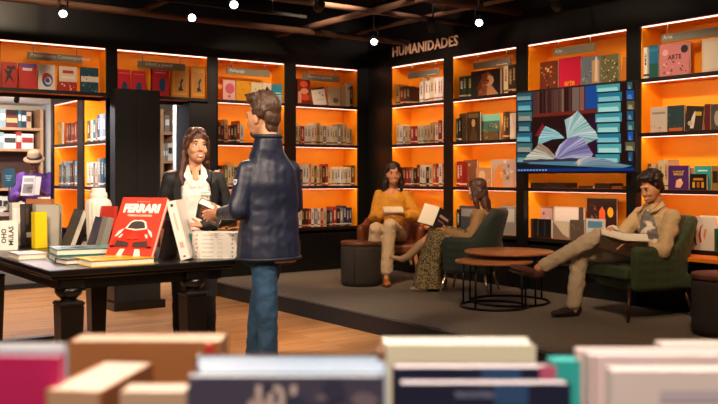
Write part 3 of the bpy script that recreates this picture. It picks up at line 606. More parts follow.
face_book('B', 667.5, 684, zz[2], 105.5, '#253c42', [S(.05,.1,.95,.9,12,9,1,['#4a6a70','#162428','#3a5a60']), ('r',.1,.02,.9,.15,'#b0582a')], 'dark teal cover book on the second shelf right of screen', name='art_book')
face_book('B', 684.5, 702, zz[2], 106, '#2c241c', [('p', [(.3,.1),(.35,.5),(.5,.8),(.58,.75),(.55,.45),(.5,.1)], '#d8d0c4'), ('r',.55,.62,.9,.78,'#c8a030'), ('o',.3,.3,.15,.1,'#b8b0a4')], 'leaning dark book with white figure on the second shelf', name='art_book', roll=.09)
face_book('B', 704.5, 710, zz[2], 104, '#5a1c18', [], 'narrow wine red book on the second shelf at right', name='art_book')
face_book('B', 711, 724, zz[2], 104, '#4a4440', [('o',.5,.45,.25,.3,'#a8a098')], 'grey portrait cover book at the right end of second shelf', name='art_book')
face_book('B', 668.5, 688.5, zz[1], 165.5, '#4a2468', [('t','EL AMIGO DE',.5,.72,.085,'#e8c030'), ('t','MAHLER',.5,.6,.12,'#e8c030'), ('p', [(.35,.1),(.4,.4),(.6,.45),(.75,.3),(.6,.08)], '#e0b090'), ('o',.6,.4,.08,.06,'#f0d040')], 'purple book with yellow title, right of the seated man', name='art_book', ins=.05)
face_book('B', 688.8, 694, zz[1], 168, '#a88078', [], 'dull pink narrow book behind the black one', name='art_book', ins=.1)
face_book('B', 694.5, 711, zz[1], 166, '#2a9a98', [('r',.2,.78,.8,.83,'#d8f0ec')], 'turquoise book behind the black one at right', name='art_book', ins=.12)
face_book('B', 690, 706.5, zz[1], 174, '#14110f', [('r',.2,.6,.8,.75,'#c87820'), ('r',.15,.15,.3,.5,'#d8a040'), ('r',.42,.15,.58,.5,'#a06828'), ('r',.7,.15,.85,.5,'#d89838')], 'small black book with golden blocks, in front of the turquoise one', name='art_book', ins=.04)
face_book('B', 711.5, 724, zz[1], 166, '#8a6a34', [('r',.1,.3,.5,.8,'#2a1c10')], 'gold and brown book at the right end of the third shelf', name='art_book', ins=.06)
face_book('B', 691, 714, zz[0], 217, '#e4ded6', [('p', [(.2,.1),(.08,.4),(.15,.75),(.35,.9),(.22,.7),(.18,.4),(.27,.15)], '#2a6a5a'), ('p', [(.4,.2),(.32,.45),(.4,.7),(.55,.8),(.45,.65),(.42,.45),(.48,.25)], '#d0402a'), ('p', [(.6,.3),(.55,.45),(.6,.62),(.7,.66),(.65,.5)], '#e09030')], 'white book with curved coloured strokes on the lowest shelf', name='art_book', ins=.02, t=.03)
face_book('B', 700, 722, zz[0], 216, '#d8d0c4', [], 'white book leaning behind the one with curved strokes', name='art_book', ins=.1)
face_book('B', 714.6, 724, zz[0], 229, '#2a5a2c', [('r',.2,.2,.9,.6,'#183a1c')], 'small green book at the far right of the lowest shelf', name='art_book', ins=.03, t=.06)
# in the deep side bookcase: three books set at an angle
for (p0, p1, zt_, c, lab, dk) in ((53.6, 57.6, .30, '#3a2a20', 'dark book with white marks at the end of the side bookcase', [S(.1,.3,.9,.9,5,3,1,['#e8e0d0']), ('r',0,0,1,.35,'#e0a820')]), (58.2, 62.6, .28, '#e8ae1c', 'yellow book leaning in the side bookcase', [('r',.1,.6,.5,.9,'#f4d880')])):
    y1, y0 = yB(p0, PX+.06), yB(p1, PX+.06)
    mb = cover_book(y1-y0, zt_, .03, c, dk); tag(mb.build('face_out_book', M=Matrix.Translation((PX+.05, (y0+y1)/2, zz[2])) @ RZ(-math.pi/2)), lab, 'book', 'books shown cover first')
# ================================================================ screen on the wall
TY0, TY1 = yB(636.5, WB-.09), yB(516.5, WB-.09); TW = TY1-TY0; TZ0, TZ1 = 1.345, 2.185; TH = TZ1-TZ0
t = thing('television', 'large flat screen showing open books and stacks of teal books', 'television', (WB-.09, TY1, TZ0), -math.pi/2)
b = MB(); b.bbox((0, 0, 0), (TW, .06, TH), BLACKM, .004); b.build('casing', t)
EM = {}
def em(c, k=.62):
    c = '#'+''.join('%02x' % (int(c[i:i+2], 16)//12*12) for i in (1, 3, 5)); key = 'screen_'+c.strip('#')
    return mat(key, '#000000', .3, emit=k, ecol=c)
b = MB(); lay = [0]
def sp(pts, c):
    lay[0] += 1; y = -.0006-.00005*lay[0]
    b.poly([(.012+u*(TW-.024), y, .02+v*(TH-.034)) for u, v in pts], em(c))
def sr(u0, v0, u1, v1, c): sp([(u0, v0), (u1, v0), (u1, v1), (u0, v1)], c)
sr(0, 0, 1, 1, '#2a0f0e'); sr(.15, .70, .72, 1, '#4a2a22')
rr = random.Random(3); u = .15
while u < .5: w_ = rr.uniform(.012, .026); sr(u, .72, u+w_*.8, 1, rr.choice(['#6a4638','#3c221c','#8a6650','#2a1714','#5a3a30'])); u += w_
sr(.5, .72, .56, 1, '#7a6258'); sr(.565, .72, .6, 1, '#9a5a48'); sr(.61, .73, .71, 1, '#1f4f98'); sr(.15, .68, .72, .72, '#7a2f1e'); sr(.15, .66, .72, .68, '#3a120e')
sp([(.17,.45),(.24,.6),(.27,.5),(.25,.4)], '#8a1f24'); sr(.64, .1, .76, .64, '#3a0f2a')
def stack(u0, u1, v, n, cols, seed):
    rr = random.Random(seed)
    for k in range(n):
        hh = (1.02-v)/(n-k) if k < n-1 else 1.0-v; a, c = u0+rr.uniform(0, .025), u1-rr.uniform(0, .02); col = cols[k % len(cols)]
        sp([(max(a, 0), v+.015), (min(c, 1), v+.002), (min(c, 1), v+hh-.006), (max(a, 0), v+hh-.002)], col[0])
        sp([(max(a+.008, 0), v+hh*.18), (min(c-.012, 1), v+hh*.12), (min(c-.02, 1), v+hh*.55), (max(a+.012, 0), v+hh*.6)], col[1])
        for j in range(3): q = v+hh*(.22+.12*j); sp([(max(a+.01, 0), q+.006), (min(c-.016, 1), q), (min(c-.016, 1), q+.005), (max(a+.01, 0), q+.011)], col[2])
        sp([(max(a, 0), v+.004), (min(c, 1), v-.006), (min(c, 1), v+.010), (max(a, 0), v+.018)], '#0e2c38'); v += hh
TC = [('#3f9aa0','#a8dcd2','#7cbcb8'), ('#58b0a8','#c4e8dc','#8cccc0'), ('#2f8090','#94ccd0','#68a8b0'), ('#4aa49c','#b8e4d8','#84c4b8')]
stack(.69, .90, .08, 8, TC, 1); stack(.925, 1.0, .10, 8, [('#2f5a78','#8aa4a8','#4a7c94'), ('#6a5a3c','#b8a880','#8a7a58'), ('#1f5aa0','#6a98c8','#2a68b0'), ('#30606a','#94b0a8','#5a8884')], 2)
stack(-.01, .15, .10, 7, [('#2c5c60','#8cb0ac','#5a8a8c'), ('#45706c','#a8a490','#7a8878'), ('#2a6a78','#7cc0c8','#4a98a4')], 4)
sr(0, .0, 1, .1, '#0c1a2c')
sp([(.1,.1),(.9,.03),(.98,.06),(.6,.16),(.2,.14)], '#5a8a98')
def mixc(a, c, t): return '#%02x%02x%02x' % tuple(int(int(a[i:i+2],16)*(1-t)+int(c[i:i+2],16)*t) for i in (1,3,5))
def fan(cx, cy, pts, cols, n=5):
    """leaves of an open book: many thin wedges between the given rim points"""
    m_ = 0
    for i in range(len(pts)-1):
        for j in range(n):
            t0, t1 = j/n, (j+1)/n; p_ = tuple(pts[i][k]*(1-t0)+pts[i+1][k]*t0 for k in (0,1)); q_ = tuple(pts[i][k]*(1-t1)+pts[i+1][k]*t1 for k in (0,1))
            base = mixc(cols[i % len(cols)], cols[(i+1) % len(cols)], t0 if j % 2 else t0*.5); base = mixc(base, '#20303c' if j % 2 else '#f4f8f0', .22 if j % 2 else .12)
            mx_, my_ = cx*.55+p_[0]*.45, cy*.55+p_[1]*.45+.025; nx_, ny_ = cx*.55+q_[0]*.45, cy*.55+q_[1]*.45+.025
            sp([(cx, cy), (mx_, my_), p_, q_, (nx_, ny_)], base)
fan(.46,.40,[(.44,.62),(.5,.66),(.55,.72),(.585,.66),(.62,.6),(.66,.52),(.70,.46),(.72,.38),(.62,.32)], ['#a8ccc4','#dcece0','#8ab8b0','#d4e8dc','#9cc8bc'])
fan(.44,.40,[(.2,.33),(.21,.42),(.24,.5),(.27,.56),(.33,.5),(.39,.42)], ['#8ac8cc','#b8e0dc','#78b4b8','#c4e8e0'])
fan(.36,.14,[(.06,.12),(.1,.2),(.17,.28),(.22,.36),(.3,.28),(.35,.2)], ['#c8c4b4','#e0d8c0','#b89c80','#94745a','#d0b898'])
fan(.36,.14,[(.36,.22),(.40,.32),(.47,.4),(.55,.42),(.6,.4),(.63,.32),(.68,.2),(.66,.14)], ['#b8a8c8','#dcd4e8','#9486b4','#7e70a8','#c4bcdc','#74669c'])
sp([(.06,.12),(.36,.12),(.68,.12),(.67,.155),(.38,.15),(.37,.17),(.35,.15),(.07,.145)], '#3c3048')
fan(.56,.06,[(.52,.08),(.56,.14),(.64,.17),(.75,.15),(.86,.1),(.95,.05)], ['#d8a080','#e8d8c4','#b8b0b0','#8aa0b0','#6a8ca0'])
sr(0, 0, 1, .035, '#103a78')
for k in range(10): sr(.02+.028*k, .01, .035+.028*k, .025, '#a8c8e8')
b.build('screen_picture', t)
b = MB(); b.box((.1, .06, .1), (.3, .088, .7), BLACKM); b.box((TW-.3, .06, .1), (TW-.1, .088, .7), BLACKM); b.build('wall_bracket', t)
# dark frame of the screen bay that runs down to the platform
b = MB(); b.box((WB-.075, TY1-.09, ST), (WB-.012, TY1-.02, TZ0), BLACK); b.box((WB-.075, TY0+.02, ST), (WB-.012, TY0+.075, TZ0), BLACK)
t2 = thing('screen_stand', 'black upright posts under the screen standing on the platform', 'stand', (WB-.05, (TY0+TY1)/2, ST))
for yy in ((TY1-.09, TY1-.03), (TY0+.01, TY0+.07)):
    b = MB(); b.box((-.03, yy[0]-(TY0+TY1)/2, 0), (.03, yy[1]-(TY0+TY1)/2, TZ0-ST-.005), BLACK); b.build('post', t2)

# ================================================================ display table
TX0, TX1, TYa, TYb, TZ = 1.406, 2.508, 4.734, 6.75, .82
TWOOD = mat('table_black_wood', '#0e0a09', .3, var=.3, vscale=3)
t = thing('display_table', 'long black wooden table with turned square legs covered with books', 'table', (TX0, TYa, 0))
lx, ly = TX1-TX0, TYb-TYa
b = MB(); b.bbox((0, 0, TZ-.035), (lx, ly, TZ), TWOOD, .006); b.bbox((.02, .02, TZ-.055), (lx-.02, ly-.02, TZ-.035), TWOOD, .005); b.build('table_top', t)
b = MB(); b.box((.07, .07, TZ-.115), (lx-.07, .11, TZ-.055), TWOOD); b.box((.07, ly-.11, TZ-.115), (lx-.07, ly-.07, TZ-.055), TWOOD); b.box((.07, .11, TZ-.115), (.11, ly-.11, TZ-.055), TWOOD); b.box((lx-.11, .11, TZ-.115), (lx-.07, ly-.11, TZ-.055), TWOOD); b.build('apron', t)
def tleg(x, y):
    b = MB(); q = .07
    b.bbox((x-q, y-q, TZ-.105), (x+q, y+q, TZ-.055), TWOOD, .006)
    b.lathe([(.072, TZ-.105), (.074, TZ-.125), (.066, TZ-.145), (.045, TZ-.163), (.038, TZ-.172), (.052, TZ-.18)], TWOOD, 20, Matrix.Translation((x, y, 0)))
    b.bbox((x-q, y-q, TZ-.205), (x+q, y+q, TZ-.178), TWOOD, .010)
    w = .064; b.loft([[V((x-w, y-w, TZ-.205)), V((x+w, y-w, TZ-.205)), V((x+w, y+w, TZ-.205)), V((x-w, y+w, TZ-.205))], [V((x-.05, y-.05, .1)), V((x+.05, y-.05, .1)), V((x+.05, y+.05, .1)), V((x-.05, y+.05, .1))]], TWOOD, smooth=False)
    b.bbox((x-.075, y-.075, 0), (x+.075, y+.075, .1), TWOOD, .012)
    return b.build('leg', t)
for x in (.13, lx-.24):
    for y in (.1, ly-.26): tleg(x, y)
b = MB(); b.box((.13, ly-.3, .1), (lx-.24, ly-.22, .17), TWOOD); b.build('stretcher', t)

def tb(px, py, z=TZ): return onZ(px, py, z)
def stand_book(pL, pR, h, t, lean, base, deco, label, side=0, name='display_book', back=None, z=TZ, group=None):
    """book standing on the table: bottom front corners under two points; lean backwards (rad), side lean (rad)"""
    L, R_ = tb(*pL, z), tb(*pR, z); x = (R_-L); w = x.length; x.normalize(); y = V((0,0,1)).cross(x)
    mb = cover_book(w, h, t, base, deco, back=back)
    drop = t*math.sin(lean) if lean > 0 else 0
    M = frame((L+R_)/2+V((0,0,0)), x, y, V((0,0,1))) @ Matrix.Translation((0, 0, drop)) @ Matrix.Rotation(-lean, 4, 'X')
    return tag(mb.build(name, M=M), label, 'book', group)
def flat_book(c, w, d, h, ang, cover, label, z=TZ, edge=None, deco=None, name='display_book', spine_front=False, marks=None, group=None):
    """lying book centred on point c (x,y); w along the angle, d across"""
    t = thing(name, label, 'book', (c[0], c[1], z), ang, group)
    b = MB(); cm = cmat(cover, .35); b.box((-w/2, -d/2, 0), (w/2, d/2, .004), cm); b.box((-w/2, -d/2, h-.004), (w/2, d/2, h), cm)
    if spine_front: b.box((-w/2, -d/2, .004), (w/2, -d/2+.004, h-.004), cm)
    else: b.box((-w/2, d/2-.004, .004), (w/2, d/2, h-.004), cm)
    for q in (deco or []): b.poly([(-w/2+q[0]*w, -d/2+q[1]*d, h+.0006), (-w/2+q[2]*w, -d/2+q[1]*d, h+.0006), (-w/2+q[2]*w, -d/2+q[3]*d, h+.0006), (-w/2+q[0]*w, -d/2+q[3]*d, h+.0006)], cmat(q[4], .4))
    for q in (marks or []): b.box((-w/2+q[0]*w, -d/2-.0008, q[1]*h), (-w/2+q[2]*w, -d/2, q[3]*h), cmat(q[4], .4))
    b.build('cover', t)
    b = MB(); b.box((-w/2+.005, -d/2+(.004 if spine_front else .004), .004), (w/2-.005, d/2-.005, h-.004), PAGES); b.build('pages', t)
    return t
# the red car book
L, R_ = tb(104.4, 261.3), tb(149.5, 263.3); x = (R_-L); w = x.length; x.normalize(); y = V((0,0,1)).cross(x); LEAN = .46; hh = .40; th_ = .03
t = thing('display_book', 'big red book with white car on cover leaning at the table front', 'book', (L+R_)/2)
M0 = frame((0,0,th_*math.sin(LEAN)), x, y, V((0,0,1))) @ Matrix.Rotation(-LEAN, 4, 'X')
RED = mat('car_book_red', '#e2402e', .35)
b = MB(); b.box((-w/2, 0, 0), (w/2, .004, hh), RED, M0); b.box((-w/2, th_-.004, 0), (w/2, th_, hh), RED, M0); b.box((-w/2, .004, 0), (-w/2+.004, th_-.004, hh), RED, M0); b.build('cover', t)
b = MB(); b.box((-w/2+.004, .004, .004), (w/2-.003, th_-.004, hh-.004), PAGES, M0); b.build('pages', t)
b = MB(); lay = [0]
def pc(pts, c):
    lay[0] += 1; b.poly([(-w/2+u*w, -.0005*lay[0]-.0003, v*hh) for u, v in pts], cmat(c, .35), M0)
put_text(b, 'FERRARI', .072, cmat('#f6efe6'), M0 @ text_M((0, -.0006, hh*.76), (1,0,0), (0,0,1)), bold=.005, space=.95)
put_text(b, 'FORMULA & LEGENDA', .017, cmat('#f6d8cc'), M0 @ text_M((0, -.0006, hh*.69), (1,0,0), (0,0,1)), bold=.0006)
put_text(b, 'PASSIONE ROSSA', .012, cmat('#f6b8a8'), M0 @ text_M((0, -.0006, hh*.92), (1,0,0), (0,0,1)))
b.build('cover_lettering', t)
b = MB()
pc([(.2,.03),(.3,.2),(.4,.2),(.33,.03)], '#f0e6dc'); pc([(.62,.03),(.6,.2),(.7,.2),(.78,.03)], '#f0e6dc')
pc([(.06,.22),(.08,.34),(.14,.44),(.26,.5),(.34,.6),(.42,.635),(.62,.635),(.7,.6),(.77,.5),(.88,.44),(.93,.34),(.94,.22),(.8,.17),(.2,.17)], '#c8301f')
pc([(.26,.49),(.34,.595),(.42,.63),(.62,.63),(.7,.595),(.76,.49),(.5,.46)], '#e8e0da'); pc([(.31,.5),(.37,.585),(.44,.61),(.6,.61),(.66,.585),(.71,.5),(.5,.485)], '#463c3c')
pc([(.08,.36),(.14,.45),(.25,.49),(.2,.42),(.12,.36)], '#f0e6e0'); pc([(.92,.36),(.88,.44),(.77,.49),(.82,.42),(.9,.36)], '#f0e6e0')
pc([(.17,.34),(.22,.4),(.27,.4),(.22,.34)], '#d8d0cc'); pc([(.83,.34),(.8,.4),(.74,.4),(.79,.34)], '#d8d0cc')
pc([(.14,.2),(.16,.3),(.44,.27),(.44,.2)], '#4a3432'); pc([(.54,.2),(.54,.27),(.84,.3),(.87,.2)], '#4a3432'); pc([(.04,.19),(.04,.215),(.14,.215),(.14,.19)], '#2c1414'); pc([(.87,.19),(.87,.215),(.97,.215),(.97,.19)], '#2c1414')
pc([(.35,.33),(.45,.42),(.55,.42),(.64,.33),(.5,.31)], '#d83c28')
b.build('cover_picture', t)
# book forming the other half of the tent: we look at its long edge
def edge_book(p, t_, dpt, h, lean, col, label, page=None, yaw=0, z=TZ, marks=None):
    """upright book seen edge-on: x = thickness, y = away from the viewer, leaning sideways (positive = top to the left)"""
    P = tb(*p, z); t = thing('display_book', label, 'book', P, CAMROT+yaw)
    M = Matrix.Translation((0, 0, t_/2*abs(math.sin(lean)))) @ Matrix.Rotation(-lean, 4, 'Y')
    b = MB(); cm = cmat(col, .4); b.box((-t_/2, 0, 0), (-t_/2+.004, dpt, h), cm, M); b.box((t_/2-.004, 0, 0), (t_/2, dpt, h), cm, M)
    if page is None: b.box((-t_/2+.004, 0, 0), (t_/2-.004, .004, h), cm, M)
    else: b.box((-t_/2+.004, dpt-.004, 0), (t_/2-.004, dpt, h), cm, M)
    for q in (marks or []): b.box((-t_/2+q[0]*t_, -.0008, q[1]*h), (-t_/2+q[2]*t_, 0, q[3]*h), cmat(q[4]), M)
    b.build('cover', t)
    b = MB(); b.box((-t_/2+.004, .004 if page is None else .003, .004), (t_/2-.004, dpt-.005, h-.004), PAGES, M); b.build('pages', t)
    return t
edge_book((185.5, 260.5), .055, .26, .355, .25, '#ece4de', 'thick white book leaning left, propped against the red car book', marks=[(.35,.9,.65,.95,'#2a2024'), (.4,.5,.6,.8,'#c8b8b0'), (.3,.2,.7,.3,'#d8a8a0'), (.35,.04,.6,.07,'#5a4a48')])
edge_book((160.5, 259.8), .03, .2, .24, -.22, '#2c2a2c', 'dark grey book standing inside the tent of leaning books', yaw=-.2)
# stack of white books at the right end
c0 = tb(212, 258.6); c0 = c0+FW*.12
for k in range(6):
    o = flat_book((c0.x+random.uniform(-.004, .004), c0.y+random.uniform(-.004, .004)), .295, .21, .025, CAMROT+random.uniform(-.02, .02), '#efebe4', 'white book with teal end, %s in stack beside man in navy' % ['lowest', 'second from bottom', 'third from bottom', 'fourth from bottom', 'fifth from bottom', 'topmost'][k], z=TZ+.0255*k, spine_front=True, group='stack of white books on the display table',
        marks=[(.0,.0,.08,1,'#2f8a84'), (.16,.35,.19,.65,'#c0685c')]+[(u, .38, u+.022, .62, '#a8a29e') for u in (.3,.34,.38,.42,.46,.5)]+[(u, .4, u+.018, .6, '#b4aeaa') for u in (.62,.655,.69)]+[(.9,.3,.93,.7,'#8a8688')])
# flat books at the front left
ax = 0.0
c = tb(73, 266); flat_book((1.83, 4.93), .37, .27, .036, 0.0, '#e8b81c', 'yellow book lying flat at the near corner of the display table', deco=[(.1,.3,.5,.5,'#c8842c'), (.55,.2,.9,.4,'#d89a24'), (.15,.65,.4,.8,'#a85c30'), (.5,.6,.95,.75,'#f0d050')])
flat_book((1.78, 5.31), .37, .28, .034, -.12, '#2c7a7c', 'teal book lying at the bottom of the flat teal pile', deco=[])
flat_book((1.79, 5.32), .38, .285, .036, -.14, '#2a6f74', 'teal book with dark picture lying on another teal book', z=TZ+.036, deco=[(.12,.15,.7,.8,'#1c3a44'), (.3,.3,.5,.6,'#8a5a34'), (.75,.2,.92,.8,'#3c9496')])
flat_book((1.615, 5.08), .10, .16, .03, .08, '#3a2c30', 'small dark covered book lying between yellow and teal books')
flat_book((1.52, 5.58), .17, .24, .034, 0, '#c8b4a8', 'pale pinkish book lying flat at the left table edge')
# upright row further back on the table
G = 'upright books at the back of the display table'
def up(p0, p1, y, h, t, lean, base, deco, label, back=None): return stand_book((p0, y), (p1, y-.8), h, t, lean, base, deco, label, back=back)
up(-6, 18, 250.5, .19, .16, .0, '#efece8', [('v','MULAS',.80,.5,.22,'#2a2c30'), ('v','OHO',.50,.5,.22,'#2a2c30')], 'white block like book with black letters at the left table end')
up(12.5, 25, 246.5, .31, .04, .02, '#d8d2cc', [('r',.1,.55,.9,.88,'#f0ece8'), ('r',.45,.1,.9,.5,'#b8a49c')], 'grey white tall book standing left of the dark one')
up(25.6, 35, 246.3, .30, .05, .03, '#3a3230', [('r',.1,.2,.9,.32,'#cfc4b8'), ('r',.1,.5,.4,.9,'#5a4c48')], 'dark brown tall book standing left of the yellow one')
up(34.8, 47.3, 248.5, .25, .045, .03, '#f0cc12', [('p', [(0,0),(0,1),(.06,1),(.06,0)], '#d0a80c')], 'bright yellow book standing upright in the table row')
up(41, 50.5, 244.2, .345, .035, .0, '#e6dccb', [], 'tall cream book standing behind the yellow one')
up(50, 54.6, 245.5, .335, .18, .0, '#a86a48', [('r',.2,.2,.8,.6,'#c8a080'), ('r',.2,.7,.8,.8,'#7a2a1c')], 'rust coloured thick spine standing next to the cream book')
up(55, 58.4, 246.2, .30, .16, .0, '#8c8a84', [('r',.2,.3,.8,.7,'#b8b4a8')], 'mid grey spine standing right of the rust coloured one')
up(58.7, 62, 246.8, .295, .16, .0, '#b4b0a6', [('r',.3,.3,.7,.8,'#6a665c')], 'light grey spine standing left of the leaning dark book')
edge_book((71.8, 249.5), .04, .19, .275, -.36, '#2b2426', 'dark patterned book leaning right with white page edge', page=1, yaw=.62)
edge_book((78, 247.5), .035, .19, .26, -.34, '#4a3034', 'dark wine book leaning behind the patterned dark one', yaw=.62)
edge_book((94.5, 254), .032, .15, .235, -.30, '#2b2c56', 'blue violet book leaning right beside the white vase', page=1, yaw=.6)
edge_book((101.5, 256), .038, .15, .24, -.25, '#8c8680', 'grey book leaning right behind the red car book', yaw=.5)
edge_book((112, 252), .03, .17, .30, -.12, '#c03428', 'slim red book standing behind the left edge of red car book', yaw=1.0)
# ribbed vase
VASE = mat('white_ceramic', '#e8dfd4', .45)
b = MB(); P = tb(98, 252); P = onZ(98.5, 250, TZ)
prof = [(.001, 0), (.062, 0), (.068, .01), (.074, .12), (.08, .25), (.083, .31), (.078, .335), (.06, .345), (.055, .35), (.058, .358), (.056, .385), (.046, .39), (.045, .415), (.041, .42), (.035, .415), (.034, .36), (.001, .36)]
vs = []; fs = []; n = 64
for r, z in prof:
    for k in range(n):
        a = 2*math.pi*k/n; q = r*(1+(.045*math.cos(a*16) if .005 < z < .33 else 0)); vs.append((q*math.cos(a), q*math.sin(a), z))
for j in range(len(prof)-1):
    for k in range(n): q = (k+1) % n; fs.append((j*n+k, j*n+q, (j+1)*n+q, (j+1)*n+k))
b.add(vs, fs, VASE, True); tag(b.build('ribbed_vase', loc=P), 'white ribbed vase with a narrow neck standing among the table books', 'vase')

# things beyond the table, inside the doorway
t = thing('low_display_stand', 'low grey display stand with pale books beyond the table at far left', 'stand', (2.42, 10.68, 0), 0)
b = MB(); b.box((0, 0, 0), (.84, .5, .06), BLACK); b.box((.03, .03, .06), (.82, .47, .86), mat('stand_grey', '#6b665f', .6)); b.build('body', t)
b = MB(); b.box((-.02, -.02, .86), (.86, .52, .9), mat('stand_top', '#a89c8c', .5)); b.build('top', t)
for k, (x, c, h_) in enumerate(((.14, '#cbb79a', .05), (.36, '#d8cfc0', .08), (.60, '#a88a66', .06))):
    flat_book((2.42+x+.08, 11.0), .16, .24, h_, 0, c, ['tan book lying on the left of the grey stand', 'thick pale book lying in the middle of the grey stand', 'brown book lying on the right of the grey stand'][k], z=.90, name='thick_book')
p = at(9, 178, 10.35); t = thing('round_cornered_sign', 'dark teal sign board with rounded corners standing on the low grey stand', 'sign', (p.x, p.y, 0), CAMROT)
b = MB(); n = 24; pts = []
for k in range(n):
    a = 2*math.pi*k/n; ca, sa = math.cos(a), math.sin(a); pts.append((abs(ca)**.5*(1 if ca > 0 else -1)*.075, abs(sa)**.5*(1 if sa > 0 else -1)*.115+p.z))
b.loft([[V((u, -.012, v)) for u, v in pts], [V((u, .012, v)) for u, v in pts]], mat('sign_teal', '#1d4652', .5), smooth=False); b.build('board', t)
b = MB(); b.cyl((0, 0, .91), (0, 0, p.z-.1), .008, .008, BLACKM, 8); b.lathe([(.06, .90), (.06, .915)], BLACKM, 20); b.build('pole', t)
b = MB()
for k in range(3): b.box((-.04+.008*k, -.0135, p.z+.02-.025*k), (.04-.01*k, -.0122, p.z+.028-.025*k), cmat('#9ab8bc'))
b.build('lettering', t)

# ================================================================ lounge furniture on the platform
GREEN = mat('green_velvet', '#2c3a1a', .75, var=.12, vscale=10, bump=.2, bscale=60, sheen=.1)
DGREEN = mat('dark_green_velvet', '#10201a', .75, var=.12, vscale=10, bump=.2, bscale=60, sheen=.1)
TAN = mat('tan_leather', '#6e3616', .42, var=.12, vscale=8)
LEGM = mat('bronze_leg', '#4a3020', .35, metal=.6); LEGW = mat('wood_leg', '#a86a3a', .5); LEGC = mat('chrome_leg', '#c8b8a4', .25, metal=.9)
def rbox(c, hs, R=None):
    """rounded block as a fused prim list"""
    M = Matrix.Translation(c) @ (R or Matrix()); return ('box', (-hs[0], -hs[1], -hs[2]), hs, M)
def armchair(loc, ang, label, m, legm, w=.70, d=.66, seat=.42, back=.84, low=.22, arm=.60, tub=False, legs=None, legr=.013, splay=.06):
    t = thing('armchair', label, 'armchair', loc, ang)
    hw = w/2
    # local: faces -Y, x to its own left (viewer's right when it faces the viewer)
    n = 26; R = []
    for (z, f) in ((low, .9), (low+.05, .97), (low+.2, 1.0), (arm-.04, 1.05), (arm, 1.06)): pass
    prims = []
    # curved shell: arms and back as one wrapped wall of variable height
    K = 30; inner = []; 
    for k in range(K+1):
        u = k/K; a = math.pi*(1.0+u)            # from one front arm end around the back to the other
        # superellipse plan
        ca, sa = math.cos(a), math.sin(a); e = .62
        x = hw*.93*(abs(ca)**e)*(1 if ca > 0 else -1); y = (abs(sa)**e)*(d*.80)-d*.36
        b_ = max(0, math.sin(math.pi*u)); bk = min(1, max(0, (b_-.45)/.4)); bk = bk*bk*(3-2*bk)
        top = arm+(back-arm)*bk; lean = .10*bk
        inner.append((V((x, y, 0)), top, lean, u))
    for i in range(K):
        (p, tp, ln, u), (q, tq, lq, _) = inner[i], inner[i+1]
        for f in (0, .25, .5, .75, 1):
            z0 = low+.05+(tp-low-.09)*f; z1 = low+.05+(tq-low-.09)*f; rr = .05 if f < 1 else .045
            pp = p*(1+.05*f)+V((0, ln*f**1.5, 0)); qq = q*(1+.05*f)+V((0, lq*f**1.5, 0))
            prims.append(cap((pp.x, pp.y, z0), (qq.x, qq.y, z1), rr))
    for (p, tp, ln, u) in inner:
        for (f0, f1) in ((0, .25), (.25, .5), (.5, .75), (.75, 1)):
            a_ = p*(1+.05*f0)+V((0, ln*f0**1.5, low+.05+(tp-low-.09)*f0)); c_ = p*(1+.05*f1)+V((0, ln*f1**1.5, low+.05+(tp-low-.09)*f1)); prims.append(cap(a_, c_, .048))
    prims.append(rbox((0, .03, low+.06), (hw*.93, d*.40, .055)))
    sculpt('shell', prims, m, .014, 5, parent=t)
    sculpt('seat_cushion', [rbox((0, -.03, seat-.06), (hw*.80, d*.42, .05)), ell((0, -.03, seat-.03), (hw*.72, d*.36, .05))], m, .014, 5, parent=t)
    for k, (x, y) in enumerate(legs or ((-hw*.78, -d*.40), (hw*.78, -d*.40), (hw*.72, d*.36), (-hw*.72, d*.36))):
        b = MB(); sx = splay*(1 if x > 0 else -1); sy = splay*(1 if y > 0 else -1); b.cyl((x, y, low+.02), (x+sx, y+sy, 0), legr*1.35, legr*.8, legm, 10); b.build('leg', t)
    return t
def heading(r, f): return CAMROT+math.atan2(r, -f)     # angle that turns -Y towards (right, away) in the viewer's frame
P5 = V((6.27, 4.70, ST)); P4 = at(471, 176, 8.95); P4.z = ST; P3 = at(391, 176, 9.98); P3.z = ST
armchair(P5, heading(-.93, -.37), 'green velvet armchair under the man in the beige jacket', GREEN, LEGM, w=.72, d=.74, seat=.44, back=.83, low=.235, arm=.60)
armchair(P4, heading(-.93, .33), 'dark green armchair under the brown haired woman with the book', DGREEN, LEGC, w=.58, d=.48, seat=.42, back=.84, low=.2, arm=.56)
armchair(P3, heading(-.05, -1), 'tan leather armchair with wooden legs under the woman in yellow', TAN, LEGW, w=.68, d=.62, seat=.42, back=.70, low=.30, arm=.62, legr=.018)
# ottomans
OTTO = mat('dark_grey_fabric', '#2e2926', .85, var=.15, vscale=40, bump=.3, bscale=200); OTOP = mat('ottoman_wood', '#5e3520', .4, var=.15, vscale=12)
def ottoman(loc, r, h, label):
    t = thing('ottoman', label, 'ottoman', loc)
    b = MB(); b.lathe([(.001, 0), (r*.9, 0), (r*.93, .02), (r*.95, .025), (r*.99, .05), (r, .1), (r, h-.08), (r*.98, h-.045), (r*.95, h-.04)], OTTO, 48); b.build('body', t)
    b = MB(); b.lathe([(r*.9, h-.04), (r*1.0, h-.038), (r*1.02, h-.03), (r*1.02, h-.006), (r*1.0, h), (.001, h)], OTOP, 48); b.build('wooden_top', t)
    b = MB()
    for a in (CAMROT-1.9,): b.cyl((r*1.004*math.cos(a), r*1.004*math.sin(a), .04), (r*1.004*math.cos(a), r*1.004*math.sin(a), h-.05), .004, .004, BLACKM, 6)
    b.build('seam', t); return t
p = onZ(361, 287.5, ST); ottoman(p+FW*.21, .215, .47, 'round dark ottoman with wooden top in front of the woman in yellow')
